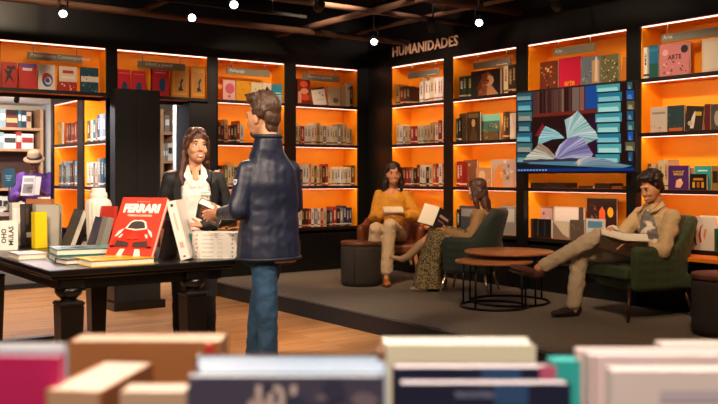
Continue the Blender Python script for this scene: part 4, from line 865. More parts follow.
p = onZ(740, 340, ST); ottoman(p+FW*.2, .255, .45, 'round dark ottoman with wooden top cut by the right picture edge'.replace(' cut by the right picture edge', ' at the far right')) 
# nested round coffee tables
TOPW = mat('coffee_table_wood', '#a4683a', .38, var=.18, vscale=5); BLKM = mat('black_metal', '#120f0d', .4, metal=.5)
def coffee(c, r, h, label, ringr, legs, thick=.022):
    t = thing('coffee_table', label, 'coffee table', c)
    b = MB(); b.lathe([(.001, h-thick), (r-.006, h-thick), (r, h-thick+.006), (r, h-.005), (r-.004, h), (.001, h)], TOPW, 56); b.build('table_top', t)
    b = MB(); b.tube([(ringr*math.cos(2*math.pi*k/40), ringr*math.sin(2*math.pi*k/40), .011) for k in range(40)], .011, BLKM, 8, closed=True); b.build('base_ring', t)
    for a in legs: b = MB(); b.cyl((ringr*math.cos(a), ringr*math.sin(a), .01), (ringr*.98*math.cos(a), ringr*.98*math.sin(a), h-thick), .009, .009, BLKM, 8); b.build('leg', t)
    return t
c1 = at(509, 176, 8.2); c1.z = ST; c2 = at(494, 176, 7.9); c2.z = ST
coffee(c1, .41, .475, 'larger round wooden coffee table with black ring base', .36, [CAMROT+a for a in (.4, 1.9, 3.0, 5.25)])
coffee(c2, .345, .415, 'lower round wooden coffee table nested under the larger one', .30, [CAMROT+a for a in (.2, 2.6, 4.0, 5.5)])

# ================================================================ books nearest to the viewer, on a display counter
CX = lambda px, D: (px-359)*D/FPX
FZ = .77
t = thing('display_counter', 'dark counter carrying the nearest books along the bottom', 'table', (FW*1.3).to_tuple(), CAMROT)
b = MB(); b.box((-.85, -.40, FZ-.04), (.85, .42, FZ), TWOOD); b.build('counter_top', t)
b = MB(); b.box((-.8, -.36, 0), (.8, .38, FZ-.04), TWOOD); b.build('cabinet', t)
def near(px0, px1, ytop, D, t_, base, label, deco=None, h=None, yaw=0, top='#e9e1d2', name='upright_book'):
    x0, x1 = CX(px0, D), CX(px1, D); zt = H-(ytop-176)*D/FPX; h = zt-FZ; w = x1-x0
    o = thing(name, label, 'book', FW*D+RT*((x0+x1)/2)+V((0, 0, FZ)), CAMROT+yaw)
    mb = cover_book(w, h, t_, base, deco); mats = mb.mats
    # split cover and pages into two parts
    a, c = MB(), MB(); pi = mats.index(PAGES)
    for f, mi in zip(mb.f, mb.mi): (c if mi == pi else a).add([mb.v[i] for i in f], [tuple(range(len(f)))], mats[mi])
    a.build('cover', o)
    c2_ = MB(); pm = mat('page_edge_'+top.strip('#'), top, .8); c2_.box((-w/2+.003, .003, .004), (w/2-.004, t_-.003, h-.0015), pm); c2_.build('pages', o)
    return o
near(-40, 60, 357, 1.22, .02, '#c2255c', 'magenta book with violet lower half at the bottom left corner', [('r',0,0,1,.45,'#a8306c'), ('r',0,0,1,.25,'#8a4690'), ('o',.9,.6,.03,.03,'#4a1a3a'), ('o',.82,.35,.04,.03,'#4a1a3a'), S(.2,.02,.9,.3,6,3,.5,['#5a2a6a'])], top='#b8b4bc')
near(-45, 62, 350, 1.30, .03, '#9aa0aa', 'grey blue book directly behind the magenta one', top='#c4c4c8')
near(-45, 60, 346, 1.37, .03, '#c8c0bc', 'pale grey book, last of the three at bottom left', top='#9a9498')
near(68, 222, 341.5, 1.44, .075, '#9c6238', 'wide brown cardboard covered book with cream top edge', top='#e0bfa4')
# thick book seen end-on in front of the brown one
o = thing('upright_book', 'thick brown sided book turned end on, in front of the wide brown one', 'book', FW*1.19+RT*CX(73, 1.19)+V((0,0,FZ)), CAMROT-.14)
hh = H-(391-176)*1.19/FPX-FZ; ww = .08; b = MB(); cb = cmat('#a8683e'); b.box((-ww/2, 0, 0), (-ww/2+.004, .19, hh), cb); b.box((ww/2-.004, 0, 0), (ww/2, .19, hh), cb); b.box((-ww/2+.004, 0, 0), (ww/2-.004, .004, hh), cmat('#c89a78')); b.build('cover', o)
b = MB(); b.box((-ww/2+.004, .004, 0), (ww/2-.004, .188, hh-.001), mat('page_edge_e8cfb8', '#e8cfb8', .8)); b.build('pages', o)
near(120, 186, 392, 1.2, .05, '#c8a488', 'low pale brown book between the brown one and the grey set', top='#e8d0bc')
near(188, 384, 377, 1.20, .024, '#4c4658', 'dark violet grey book with large pale numerals at bottom centre', [('t','101',.45,.84,.17,'#d8c0b4'), S(.3,.8,1,.98,10,5,1.3,['#7a6a70','#3a3a50','#c0a49c'])], top='#cfd6dc')
for k, (D, c, tc, lab) in enumerate([(1.226, '#c8d0d8', '#86a8c6', 'pale blue edged book, second in the central set'), (1.252, '#7c9ab8', '#f0f2f4', 'steel blue book, third in the central set'), (1.278, '#c4ccd4', '#6c90b4', 'whitish book, fourth in the central set'), (1.304, '#6888a8', '#c4d0da', 'dull blue book, fifth in the central set'), (1.33, '#3a2624', '#3a2a26', 'dark brown book, last in the central set')]):
    near(200-k*1.0, 388-k*1.5, 377-(377-176)*(1-1.2/D)*.98-1.0*(k > 0), D, .024, c, lab, top=tc)
near(205, 212, 344.6, 1.362, .02, '#c02a1c', 'slim red book at the back left of the central set', top='#c02a1c')
near(377, 386, 352, 1.30, .05, '#7a4a34', 'narrow brown book between the central set and the navy pair', top='#a87860')
near(383, 536, 345, 1.49, .075, '#ded2b4', 'big cream book behind the navy pair', top='#f0e6dc')
near(400, 571, 384, 1.25, .03, '#22243a', 'front navy book with small pale title', [('t','FRONTERA GRIS',.5,.925,.045,'#8a8ca8'), ('r',.55,.88,.75,1,'#34507a')], top='#e8dce0')
near(393, 553, 368, 1.33, .035, '#20223a', 'navy book directly behind the front navy one', [('r',.55,.8,.8,1,'#34507a')], top='#efe2e2')
near(540, 556, 366.5, 1.322, .006, '#c8607a', 'thin pink red booklet at the right end of the navy pair', top='#d87a8a')
near(552, 581, 361, 1.40, .04, '#2fa8a0', 'turquoise book standing between navy and pale pink books', top='#58c8c0')
near(578, 760, 350.5, 1.45, .03, '#e6d2ca', 'rearmost wide pale pink book at bottom right', [('r',.02,.0,.04,1,'#c8a8a0')], top='#f0e0da')
near(590, 760, 356, 1.38, .035, '#e0c8c4', 'pale pink book in the middle at bottom right', [('r',.02,0,.035,1,'#b89a98')], top='#ecdcd8')
near(612, 770, 371, 1.26, .035, '#e8d4cc', 'front pale pink book with faded reddish print at bottom right', [('r',.1,.7,.9,.8,'#d8b0a8'), ('r',.3,.84,.95,.9,'#c8b8c0'), S(.05,.5,.9,.75,10,5,1.2,['#d89a94','#e0b8b0'])], top='#f2e6e0')
near(662, 770, 344.5, 1.55, .04, '#ead8cc', 'small pale book behind the pink ones at far right', top='#f2e4d8')
# ================================================================ people
SKIN = mat('skin', '#c48e6e', .5, var=.05, vscale=14, bump=.05, bscale=120); SKIN2 = mat('skin_warm', '#c48a64', .5, var=.05, vscale=14)
EYEW = mat('eye_white', '#e8e4de', .25); IRIS = mat('iris_dark', '#2a1a12', .2); LIPS = mat('lips', '#bc7468', .45); TEETH = mat('teeth', '#f0ebe4', .3)
def hair_mat(name, c, c2):
    m = bpy.data.materials.new(name); m.use_nodes = True; nt = m.node_tree; N = nt.nodes.new; L = nt.links.new; b = nt.nodes['Principled BSDF']; b.inputs['Roughness'].default_value = .45
    tc = N('ShaderNodeTexCoord'); mp = N('ShaderNodeMapping'); mp.inputs['Scale'].default_value = (70, 70, 9); L(tc.outputs['Object'], mp.inputs[0])
    nz = N('ShaderNodeTexNoise'); nz.inputs['Scale'].default_value = 1.5; nz.inputs['Detail'].default_value = 3; L(mp.outputs[0], nz.inputs['Vector'])
    mx = N('ShaderNodeMix'); mx.data_type = 'RGBA'; L(nz.outputs['Fac'], mx.inputs['Factor']); mx.inputs[6].default_value = (*lin(c), 1); mx.inputs[7].default_value = (*lin(c2), 1); L(mx.outputs[2], b.inputs['Base Color'])
    bp = N('ShaderNodeBump'); bp.inputs['Strength'].default_value = .8; bp.inputs['Distance'].default_value = .01; L(nz.outputs['Fac'], bp.inputs['Height']); L(bp.outputs[0], b.inputs['Normal']); return m
HB = hair_mat('brown_hair', '#1c0d08', '#5a3020'); HM = hair_mat('short_brown_hair', '#1e130d', '#5c4130'); HD = hair_mat('dark_hair', '#0a0605', '#2a1812')

def axes(h):
    h = V(h).normalized(); s = V((-h.y, h.x, 0)).normalized() if abs(h.z) < .99 else V((1, 0, 0)); return h, s
class Head:
    """c = point between the eyes inside the head; h = direction of the gaze; roll tilts towards the person's left"""
    def __init__(self, c, h, k=1.0, roll=0):
        h = V(h).normalized(); s = V((0, 0, 1)).cross(h).normalized(); u = h.cross(s).normalized()      # s = person's left
        if roll: q = Matrix.Rotation(roll, 3, h); s = q @ s; u = q @ u
        self.M = frame(V(c), s*k, -h*k, u*k); self.k = k; self.R = frame((0,0,0), s, -h, u).to_3x3()
    def P(self, x, y, z): return self.M @ V((x, y, z))
    def E(self, c, r): return ell(self.P(*c), V(r)*self.k, self.R)
    def Cp(self, a, b, r1, r2=None): return cap(self.P(*a), self.P(*b), r1*self.k, (r1 if r2 is None else r2)*self.k)
    def prims(self, jaw=1.0, smile=False):
        E, Cp = self.E, self.Cp
        return [E((0,.025,.045), (.074,.092,.082)), E((0,-.012,-.02), (.069*jaw,.072,.082)), E((0,-.026,-.068), (.055*jaw,.052,.042)), E((0,-.062,-.097), (.022*jaw,.017,.015)),
                Cp((0,-.078,.006), (0,-.094,-.034), .0065, .0095), E((.010,-.087,-.038), (.0065,.008,.006)), E((-.010,-.087,-.038), (.0065,.008,.006)),
                Cp((-.034,-.066,.024), (.034,-.066,.024), .0135), E((.036,-.052,-.034), (.024,.024,.022)), E((-.036,-.052,-.034), (.024,.024,.022)),
                E((0,-.079,-.068), (.022,.010,.006)), E((0,-.078,-.077), (.018,.010,.0065)),
                E((.072,.014,-.014), (.009,.02,.031)), E((-.072,.014,-.014), (.009,.02,.031)),
                Cp((0,.028,-.06), (0,.045,-.15), .048, .050)]
    def features(self, parent, brow='#2a1a12', smile=True, lip=None):
        k = self.k
        for sx in (-1, 1):
            b = MB(); b.sph((0,0,0), .0125, EYEW, 14, 10); b.sph((0,-.0045,0), .0088, IRIS, 12, 8)
            o = b.build('eye', parent); o.matrix_local = self.M @ Matrix.Translation((sx*.030, -.0655, .0))
            b = MB(); b.tube([(sx*.046,-.066,.020), (sx*.036,-.0775,.027), (sx*.018,-.0825,.024)], [.0025,.0042,.0035], cmat(brow), 6); o = b.build('eyebrow', parent); o.matrix_local = self.M
            b = MB(); b.tube([(sx*.043,-.071,.002), (sx*.036,-.078,.0085), (sx*.026,-.0795,.009), (sx*.018,-.076,.002)], .0022, cmat('#1a100c'), 6); o = b.build('eyelid', parent); o.matrix_local = self.M
        b = MB(); w = .024 if smile else .019; dz = .006 if smile else 0
        b.tube([(-w,-.074,-.070+dz), (-w*.5,-.0855,-.0665), (0,-.0885,-.068), (w*.5,-.0855,-.0665), (w,-.074,-.070+dz)], [.001,.0038,.0042,.0038,.001], lip or LIPS, 8)
        b.tube([(-w,-.074,-.071+dz), (-w*.5,-.0845,-.079), (0,-.0875,-.081), (w*.5,-.0845,-.079), (w,-.074,-.071+dz)], [.001,.004,.0048,.004,.001], lip or LIPS, 8)
        if smile: b.tube([(-w*.8,-.083,-.0715+dz*.3), (-w*.4,-.0885,-.0745), (w*.4,-.0885,-.0745), (w*.8,-.083,-.0715+dz*.3)], [.0015,.0032,.0032,.0015], TEETH, 6)
        o = b.build('mouth', parent); o.matrix_local = self.M
def hand(wrist, d, n, curl=.6, k=1.0, thumb=1):
    """d = direction of the fingers, n = palm normal, thumb = +1/-1 side across"""
    w = V(wrist); d = V(d).normalized(); n = (V(n)-d*V(n).dot(d)).normalized(); a = d.cross(n)*thumb; out = []
    R3 = frame((0,0,0), d, a, n).to_3x3()
    out.append(ell(w+d*.045*k, (.048*k, .038*k, .016*k), R3)); out.append(cap(w-d*.02*k, w+d*.03*k, .024*k, .024*k))
    for i, (off, L, r) in enumerate(((.030, .066, .0088), (.010, .075, .009), (-.010, .070, .0088), (-.029, .055, .0078))):
        p = w+d*.080*k+a*off*k; dd = (d+a*off*3).normalized(); th = curl*.6
        for j in range(3):
            dd = (Matrix.Rotation(-th, 3, a*1.0) @ dd) if thumb > 0 else (Matrix.Rotation(th, 3, a*1.0) @ dd)
            l = L*(.45, .3, .25)[j]*k; q = p+dd*l; out.append(cap(p, q, r*k*(1-.08*j), r*k*(.92-.08*j))); p = q; th = curl*.7
    p = w+d*.02*k+a*.03*k; q = p+(d*.5+a*.75+n*.35).normalized()*.038*k; r_ = q+(d*.85+a*.25+n*.4).normalized()*.03*k
    out += [cap(p-a*.015*k, q, .0125*k, .010*k), cap(q, r_, .010*k, .0085*k)]
    return out
def shoe(prims_name, ankle, toe_dir, parent, m, L=.25, sole=None, flat=True, pitch=0, w=.045):
    d = V(toe_dir).normalized(); up = V((0,0,1)) if abs(d.z) < .9 else V((1,0,0)); s = up.cross(d).normalized(); u = d.cross(s).normalized(); a = V(ankle)
    R3 = frame((0,0,0), d, s, u).to_3x3(); base = a-u*.075
    pr = [ell(base+d*-.035+u*.04, (.045, .036, .045), R3), ell(base+d*(L*.25)+u*.03, (L*.36, w*.86, .035), R3), ell(base+d*(L*.56)+u*.022, (L*.25, w, .028), R3), cap(base-d*.03+u*.012, base+d*(L*.6)+u*.010, .026, .030)]
    o = sculpt(prims_name, pr, m, .006, 3, parent=parent)
    b = MB(); pts = []
    for k in range(24):
        t_ = 2*math.pi*k/24; x = math.cos(t_)*L*.51+L*.29; y = math.sin(t_)*w*(1.0 if x > L*.2 else .85); pts.append((x, y))
    M = frame(base-u*.018, d, s, u); b.loft([[V((x, y, 0)) for x, y in pts], [V((x, y, .016)) for x, y in pts]], sole or cmat('#1a1210'), smooth=False, M=M); b.build('shoe_sole', parent)
    return o
def body_rings(rings, h, s):
    return loft([ring(c, s if len(r) < 3 else r[2], h if len(r) < 4 else r[3], r[0], r[1]) for c, *rr in rings for r in [rr]])
def person(name, label, loc):
    return thing(name, label, 'person', loc, CAMROT)
WR = [(.014, .05), (.02, .12)]

# ---------------------------------------------------------------- man in navy, seen from behind
loc = at(264, 176, 5.25); loc.z = 0
t = person('person', 'standing man in navy jacket and jeans, back to the viewer, handing over a book', loc)
h = V((-.6, .8, 0)); s = V((-.8, -.6, 0)); T = V((.03, 0, 0))
NAVY = mat('navy_jacket', '#161e36', .5, var=.12, vscale=6, bump=.15, bscale=30); DENIM = mat('blue_denim', '#1e4262', .8, var=.25, vscale=5, bump=.3, bscale=160)
hd = Head((-.012, .0, 1.668), (-.80, .55, -.08), 1.06)
Ls, Le, Lw = T+s*.148+V((0,0,1.355)), V((-.135, -.15, 1.12)), V((-.255, .02, 1.10))
Rs, Re, Rw = T-s*.148+V((0,0,1.355)), V((.17, .14, 1.14)), V((.0, .33, 1.08))
bp = hd.prims(jaw=1.1)
bp += [body_rings([(T+V((0,0,.86)), .14, .10), (T+V((0,0,1.05)), .13, .09), (T+V((0,0,1.3)), .155, .095), (T+V((0,0,1.40)), .12, .07), (T+V((-.01,0,1.48)), .055, .055)], h, s)]
bp += [cap(Ls, Le, .045, .038), cap(Le, Lw, .037, .026), cap(Rs, Re, .045, .038), cap(Re, Rw, .037, .026)]
hipL, kL, aL = V((.0,-.06,.92)), V((.03,-.12,.50)), V((.045,-.10,.10)); hipR, kR, aR = V((.05,.06,.92)), V((-.05,.15,.50)), V((-.085,.17,.10))
bp += [cap(hipL, kL, .07, .05), cap(kL, aL, .05, .035), cap(hipR, kR, .07, .05), cap(kR, aR, .05, .035)]
bp += hand(Lw, (-.95, .25, -.1), (.25, .75, .35), .9, .88, thumb=-1) + hand(Rw, (-.8, -.1, 0), (.0, -.6, .5), .5, 1.0, thumb=1)
sculpt('body', bp, SKIN, .0052, 4, parent=t)
hd.features(t, smile=False)
# jacket
jp = [body_rings([(T+V((.0,-.01,.835)), .194, .155), (T+V((0,-.01,.95)), .186, .145), (T+V((0,0,1.12)), .180, .13), (T+V((0,0,1.27)), .185, .13), (T+V((0,0,1.35)), .170, .118), (T+V((0,0,1.415)), .130, .10), (T+V((-.005,-.015,1.475)), .098, .088), (T+V((-.005,-.02,1.545)), .080, .078)], h, s),
      cap(Ls, Le, .066, .060), cap(Le, Lw, .058, .041), cap(Rs, Re, .066, .06), cap(Re, Rw, .058, .042)]
sculpt('jacket', jp, NAVY, .007, 5, [(.010, .07), (.022, .2)], parent=t)
b = MB(); b.tube([ring(T+V((-.005,-.02,z)), s, h, .074, .072, 24)[k] for z in (1.552,) for k in range(24)], .013, mat('navy_collar', '#141a2c', .6), 8, closed=True); b.build('collar', t)
b = MB(); b.tube([ring(T+V((.0,-.01,.838)), s, h, .193, .154, 32)[k] for k in range(32)], .009, mat('navy_collar', '#141a2c'), 6, closed=True); b.build('hem_band', t)
q = Ls.lerp(Le, .30)+V((-.045, -.06, 0)); b = MB(); R_ = frame(q, V((.78,-.55,0)).normalized(), V((.1,.1,.98)).normalized(), V((-.55,-.78,.1)).normalized())
b.poly([(-.014, .016, .0), (-.012, -.006, .0), (0, -.018, .0), (.012, -.006, .0), (.014, .016, .0)], cmat('#e8eaf0'), R_); b.poly([(-.009, .010, .001), (-.007, -.003, .001), (0, -.010, .001), (.007, -.003, .001), (.009, .010, .001)], cmat('#5a78b0'), R_); b.build('sleeve_badge', t)
# shirt tail below the hem
sculpt('shirt', [body_rings([(T+V((.02,-.01,.81)), .155, .105), (T+V((.01,0,.86)), .16, .11)], h, s)], mat('shirt_pale', '#c0a89a', .8), .008, 3, parent=t)
tp = [body_rings([(T+V((0,0,.80)), .165, .115), (T+V((0,0,.90)), .16, .112), (T+V((0,0,.98)), .15, .105)], h, s), cap(hipL, kL, .088, .064), cap(kL, aL, .062, .056), cap(hipR, kR, .088, .064), cap(kR, aR, .062, .054)]
sculpt('jeans', tp, DENIM, .007, 4, [(.010, .05), (.014, .12)], parent=t)
for a_, nm in ((aL, 1), (aR, 2)): shoe('shoe', a_+V((0,0,-.005)), (-.6, .8, 0), t, mat('brown_shoe', '#3a2418', .4))
# short hair, longer on top
hp = [hd.E((0,.035,.055), (.079,.094,.084)), hd.E((0,-.005,.105), (.068,.085,.045)), hd.E((0,-.055,.110), (.05,.035,.03)), hd.E((0,.076,-.005), (.062,.038,.06)), hd.E((0,.066,-.06), (.046,.026,.045)), hd.E((.066,.035,.03), (.016,.05,.045)), hd.E((-.066,.035,.03), (.016,.05,.045))]
rr = random.Random(5)
for _ in range(26): x, y = rr.uniform(-.055, .055), rr.uniform(-.07, .07); hp.append(hd.Cp((x, y, .115), (x+rr.uniform(-.02, .02), y-.02, .145+rr.uniform(-.01, .008)), .012, .005))
sculpt('hair', hp, HM, .0055, 2, [(.006, .02)], parent=t)
bd = [hd.E((0,-.045,-.088), (.045,.036,.026)), hd.Cp((.056,.0,-.035), (.038,-.045,-.085), .012, .014), hd.Cp((-.056,.0,-.035), (-.038,-.045,-.085), .012, .014)]
sculpt('beard', bd, HM, .006, 2, parent=t)

# the book handed over
p = at(210, 212.5, 5.42); ob = thing('handed_book', 'thick dark book with orange lettering held out by the man in navy', 'book', p, CAMROT)
M = Matrix.Rotation(.42, 4, 'Y') @ Matrix.Rotation(-.62, 4, 'X')
w_, hh, t_ = .155, .045, .115
b = MB(); DK = cmat('#181412'); b.box((-w_/2, -.085, -.024), (w_/2, .085, -.020), DK, M); b.box((-w_/2, -.085, .020), (w_/2, .085, .024), cmat('#2a2320'), M); b.box((-w_/2, -.085, -.020), (-w_/2+.004, .085, .020), DK, M)
for k in range(5): b.box((-w_*.36, -.07+.028*k, -.0248), (w_*.36-(k%2)*.02, -.061+.028*k, -.0240), cmat('#b8602c'), M)
b.build('cover', ob); b = MB(); b.box((-w_/2+.004, -.083, -.020), (w_/2-.003, .083, .020), PAGES, M); b.build('pages', ob)

# ---------------------------------------------------------------- woman in black blazer
loc = at(194, 176, 6.13); loc.z = 0
t = person('person', 'standing woman in black blazer and white blouse looking up at the man in navy', loc); t.scale = (1.025,)*3
h = V((.30, -.954, 0)); s = V((.954, .30, 0)); T = V((.0, 0, 0))
hd = Head((.02, -.02, 1.480), (.46, -.82, .16), .98, roll=-.06)
Ls, Rs = T+s*.155+V((0,0,1.288)), T-s*.155+V((0,0,1.288)); Le, Re = V((.235, .06, 1.0)), V((-.225, -.02, 1.0)); Lw, Rw = V((.10, -.20, .965)), V((-.06, -.22, .93))
bp = hd.prims(jaw=.92)+[body_rings([(T+V((0,0,.80)), .13, .09), (T+V((0,0,1.0)), .11, .08), (T+V((0,0,1.18)), .13, .09), (T+h*.012+V((0,0,1.27)), .135, .08), (T+h*.005+V((0,0,1.325)), .085, .062), (T+V((0,0,1.36)), .05, .05)], h, s)]
bp += [cap(Ls, Le, .04, .034), cap(Le, Lw, .033, .024), cap(Rs, Re, .04, .034), cap(Re, Rw, .033, .024)]
hl, kl, al = V((.085, .02, .86)), V((.085, .0, .47)), V((.08, .03, .09)); hr, kr, ar = V((-.075, -.02, .86)), V((-.075, -.04, .47)), V((-.075, -.0, .09))
bp += [cap(hl, kl, .07, .05), cap(kl, al, .048, .032), cap(hr, kr, .07, .05), cap(kr, ar, .048, .032)]
bp += hand(Lw, (-.8, -.5, .1), (0, -.3, 1), .5, .92, thumb=1)+hand(Rw, (.8, -.4, 0), (0, -.3, 1), .5, .92, thumb=-1)
sculpt('body', bp, SKIN, .0052, 4, parent=t); hd.features(t, brow='#3a2216')
BLZ = mat('black_blazer', '#121115', .65, var=.1, bump=.1); BLOUSE = mat('white_blouse', '#e4dfdb', .6, bump=.1, bscale=20)
jp = [body_rings([(T+V((0,0,.78)), .185, .125), (T+V((0,0,.95)), .155, .11), (T+V((0,0,1.05)), .15, .105), (T+V((0,0,1.17)), .165, .112), (T+V((0,0,1.265)), .172, .098), (T+V((0,0,1.322)), .125, .075), (T-h*.03+V((0,0,1.348)), .045, .036)], h, s),
      cap(Ls-V((0,0,.015)), Le, .054, .050), cap(Le, Lw, .048, .038), cap(Rs-V((0,0,.015)), Re, .054, .050), cap(Re, Rw, .048, .038)]
sculpt('blazer', jp, BLZ, .007, 5, [(.01, .08)], parent=t)
# blouse front showing between the lapels
bl = [body_rings([(T+h*.055+V((0,0,.80)), .12, .09), (T+h*.05+V((0,0,1.0)), .112, .083), (T+h*.052+V((0,0,1.16)), .116, .090), (T+h*.045+V((0,0,1.235)), .102, .080), (T+h*.03+V((0,0,1.295)), .068, .068)], h, s)]
sculpt('blouse', bl, BLOUSE, .006, 4, [(.008, .04)], parent=t)
# skin of the open neckline
def onchest(u, z, f): return T+s*u+h*f+V((0,0,z))
b = MB(); FV = [(-.036, 1.345, .070), (-.03, 1.29, .117), (-.004, 1.185, .146), (.026, 1.29, .117), (.036, 1.345, .070)]
sculpt('neckline', [cap(onchest(0, 1.325, .045), onchest(-.002, 1.262, .088), .034, .030)], SKIN, .006, 3, parent=t).name = 'neckline_skin'
for sx in (-1, 1):
    b = MB(); pts = [onchest(sx*.044, 1.368, .025), onchest(sx*.070, 1.335, .050), onchest(sx*.078, 1.285, .098), onchest(sx*.030, 1.215, .142), onchest(sx*.014, 1.225, .142), onchest(sx*.030, 1.29, .112), onchest(sx*.040, 1.345, .065)]
    c_ = [p_+h*.010 for p_ in pts]; b.loft([pts, c_], BLOUSE, smooth=False); b.build('blouse_collar', t)
    b = MB(); pts = [onchest(sx*.112, 1.315, .045), onchest(sx*.102, 1.24, .116), onchest(sx*.098, 1.05, .128), onchest(sx*.104, .86, .130), onchest(sx*.124, .86, .115), onchest(sx*.132, 1.08, .104), onchest(sx*.148, 1.20, .088), onchest(sx*.135, 1.225, .095), onchest(sx*.138, 1.26, .082)]
    c_ = [p_+h*.010 for p_ in pts]; b.loft([pts, c_], BLZ, smooth=False); b.build('lapel', t)
b = MB(); b.box((-.035, 0, -.012), (.035, .004, .012), cmat('#e8ecec')); b.box((-.03, -.001, .001), (.03, 0, .005), cmat('#5aa89c')); b.box((-.03, -.001, -.007), (.01, 0, -.004), cmat('#8aa8a4'))
o = b.build('name_badge', t); o.matrix_local = frame(onchest(.055, 1.175, .155), s, -h, V((0,0,1)))
tp = [body_rings([(T+V((0,0,.76)), .165, .115), (T+V((0,0,.86)), .16, .112), (T+V((0,0,.95)), .13, .10)], h, s), cap(hl, kl, .088, .066), cap(kl, al, .064, .062), cap(hr, kr, .088, .066), cap(kr, ar, .064, .062)]
sculpt('trousers', tp, mat('black_trousers', '#101013', .8), .008, 4, [(.012, .07)], parent=t)
for a_ in (al, ar): shoe('shoe', a_, (.3, -.95, 0), t, cmat('#141214'), L=.22)
hp = [hd.E((0,.030,.050), (.083,.098,.088)), hd.E((0,.004,.108), (.070,.062,.036)), hd.E((0,.06,-.05), (.082,.055,.10)), hd.Cp((-.076,.0,.05), (-.090,.02,-.10), .022, .028), hd.Cp((-.086,.015,-.10), (-.105,.01,-.20), .03, .026), hd.Cp((-.105,.01,-.2), (-.10,-.005,-.26), .027, .014),
      hd.Cp((.072,-.015,.05), (.082,.03,-.10), .02, .026), hd.Cp((.082,.035,-.10), (.088,.05,-.20), .026, .016), hd.Cp((-.03,.07,-.08), (-.05,.075,-.22), .05, .035), hd.Cp((.03,.07,-.08), (.04,.08,-.2), .05, .03),
      hd.Cp((-.02,-.055,.108), (-.066,-.042,.055), .020, .018), hd.Cp((-.02,-.055,.108), (.060,-.042,.065), .018, .016), hd.Cp((-.066,-.042,.055), (-.080,-.02,-.01), .015, .014)]
sculpt('hair', hp, HB, .006, 3, [(.008, .03)], parent=t)

# ---------------------------------------------------------------- seated figures: coordinates from the platform up
def seat_loc(px, D): p = at(px, 176, D); p.z = ST; return p
# woman in yellow
K3 = 9.9; loc = seat_loc(386, K3)
t = person('person', 'seated woman in yellow blouse smiling on the tan armchair with legs crossed', loc)
h = V((-.12, -.993, 0)); s = V((.993, -.12, 0)); T = V((.07, 0, 0))
hd = Head((.085, -.03, 1.190), (.02, -1, -.02), 1.04)
Ls, Rs = V((.225, 0, .955)), V((-.075, .03, .955)); Le, Re = V((.34, -.06, .70)), V((-.13, -.06, .71)); Lw, Rw = V((.13, -.30, .765)), V((.0, -.30, .755))
hl, kl, al = V((.15, -.02, .50)), V((.03, -.46, .64)), V((-.01, -.44, .17)); hr, kr, ar = V((.0, -.02, .50)), V((-.12, -.44, .60)), V((-.17, -.34, .13))
bp = hd.prims(jaw=.95)+[body_rings([(T+V((0,.02,.46)), .15, .11), (T+V((0,0,.65)), .115, .085), (T+V((0,0,.85)), .135, .09), (T+V((0,0,.955)), .13, .075), (T+V((0,0,1.02)), .06, .055)], h, s), cap(Ls, Le, .04, .034), cap(Le, Lw, .033, .023), cap(Rs, Re, .04, .034), cap(Re, Rw, .033, .023), cap(hl, kl, .07, .05), cap(kl, al, .048, .032), cap(hr, kr, .07, .05), cap(kr, ar, .048, .032), cap(al, al+V((0,-.02,-.1)), .03, .028)]
bp += hand(Lw, (-.75, -.5, 0), (0, .1, -1), .3, .9, thumb=-1)+hand(Rw, (.75, -.5, 0), (0, -.2, 1), .4, .9, thumb=1)
sculpt('body', bp, SKIN2, .006, 4, parent=t); hd.features(t)
YEL = mat('yellow_blouse', '#c98a1e', .75, var=.12, vscale=12, bump=.2, bscale=50)
jp = [body_rings([(T+V((0,.02,.50)), .155, .125), (T+V((0,0,.62)), .14, .11), (T+V((0,0,.82)), .165, .118), (T+V((0,0,.93)), .17, .10), (T+V((0,.005,.985)), .10, .07)], h, s), cap(Ls, Le, .060, .070), cap(Le, V((.24,-.2,.73)), .075, .062), cap(Rs, Re, .058, .062), cap(Re, V((-.07,-.2,.74)), .064, .052)]
sculpt('blouse', jp, YEL, .008, 4, [(.022, .05)], parent=t)
sculpt('neckline_skin', [cap(T+h*.045+V((0,0,.975)), T+h*.09+V((0,0,.90)), .03, .016)], SKIN2, .006, 3, parent=t)
CRM = mat('cream_trousers', '#cdb698', .8, var=.08, bump=.15)
tp = [body_rings([(T+V((0,.03,.44)), .17, .13), (T+V((0,.02,.55)), .155, .12)], h, s), cap(hl, kl, .092, .075), cap(kl, al, .070, .072), cap(hr, kr, .092, .075), cap(kr, ar, .070, .072)]
sculpt('trousers', tp, CRM, .008, 4, [(.018, .06)], parent=t)
TSH = mat('tan_leather_shoe', '#a8602a', .4)
shoe('shoe', (al.x, al.y-.03, .085), (.02, -1, 0), t, TSH, L=.22); shoe('shoe', (ar.x, ar.y-.02, .085), (-.3, -1, 0), t, TSH, L=.22)
hp = [hd.E((0,.030,.050), (.082,.096,.085)), hd.E((0,.05,-.05), (.085,.05,.10)), hd.Cp((-.080,.012,.05), (-.092,.03,-.12), .016, .024), hd.Cp((-.090,.03,-.12), (-.085,.02,-.2), .026, .014), hd.Cp((.080,.012,.05), (.092,.03,-.12), .016, .024), hd.Cp((.088,.02,-.10), (.080,.02,-.19), .032, .02), hd.Cp((-.088,.02,-.10), (-.080,.02,-.19), .032, .02), hd.Cp((.01,-.035,.118), (-.070,-.015,.05), .015, .013), hd.Cp((.01,-.035,.118), (.070,-.015,.05), .015, .013)]
sculpt('hair', hp, HD, .007, 3, [(.008, .03)], parent=t)
q = loc+RT*.07+FW*-.33+V((0,0,.80)); ob = thing('small_booklet', 'small pale booklet held by the woman in yellow', 'booklet', q, CAMROT+.1)
M = Matrix.Rotation(.35, 4, 'X'); b = MB(); b.box((-.11, -.075, -.008), (.11, .075, .0), cmat('#b8a894'), M); b.build('cover', ob); b = MB(); b.box((-.105, -.07, .0), (.105, .07, .010), cmat('#e0d2bc'), M); b.build('pages', ob)

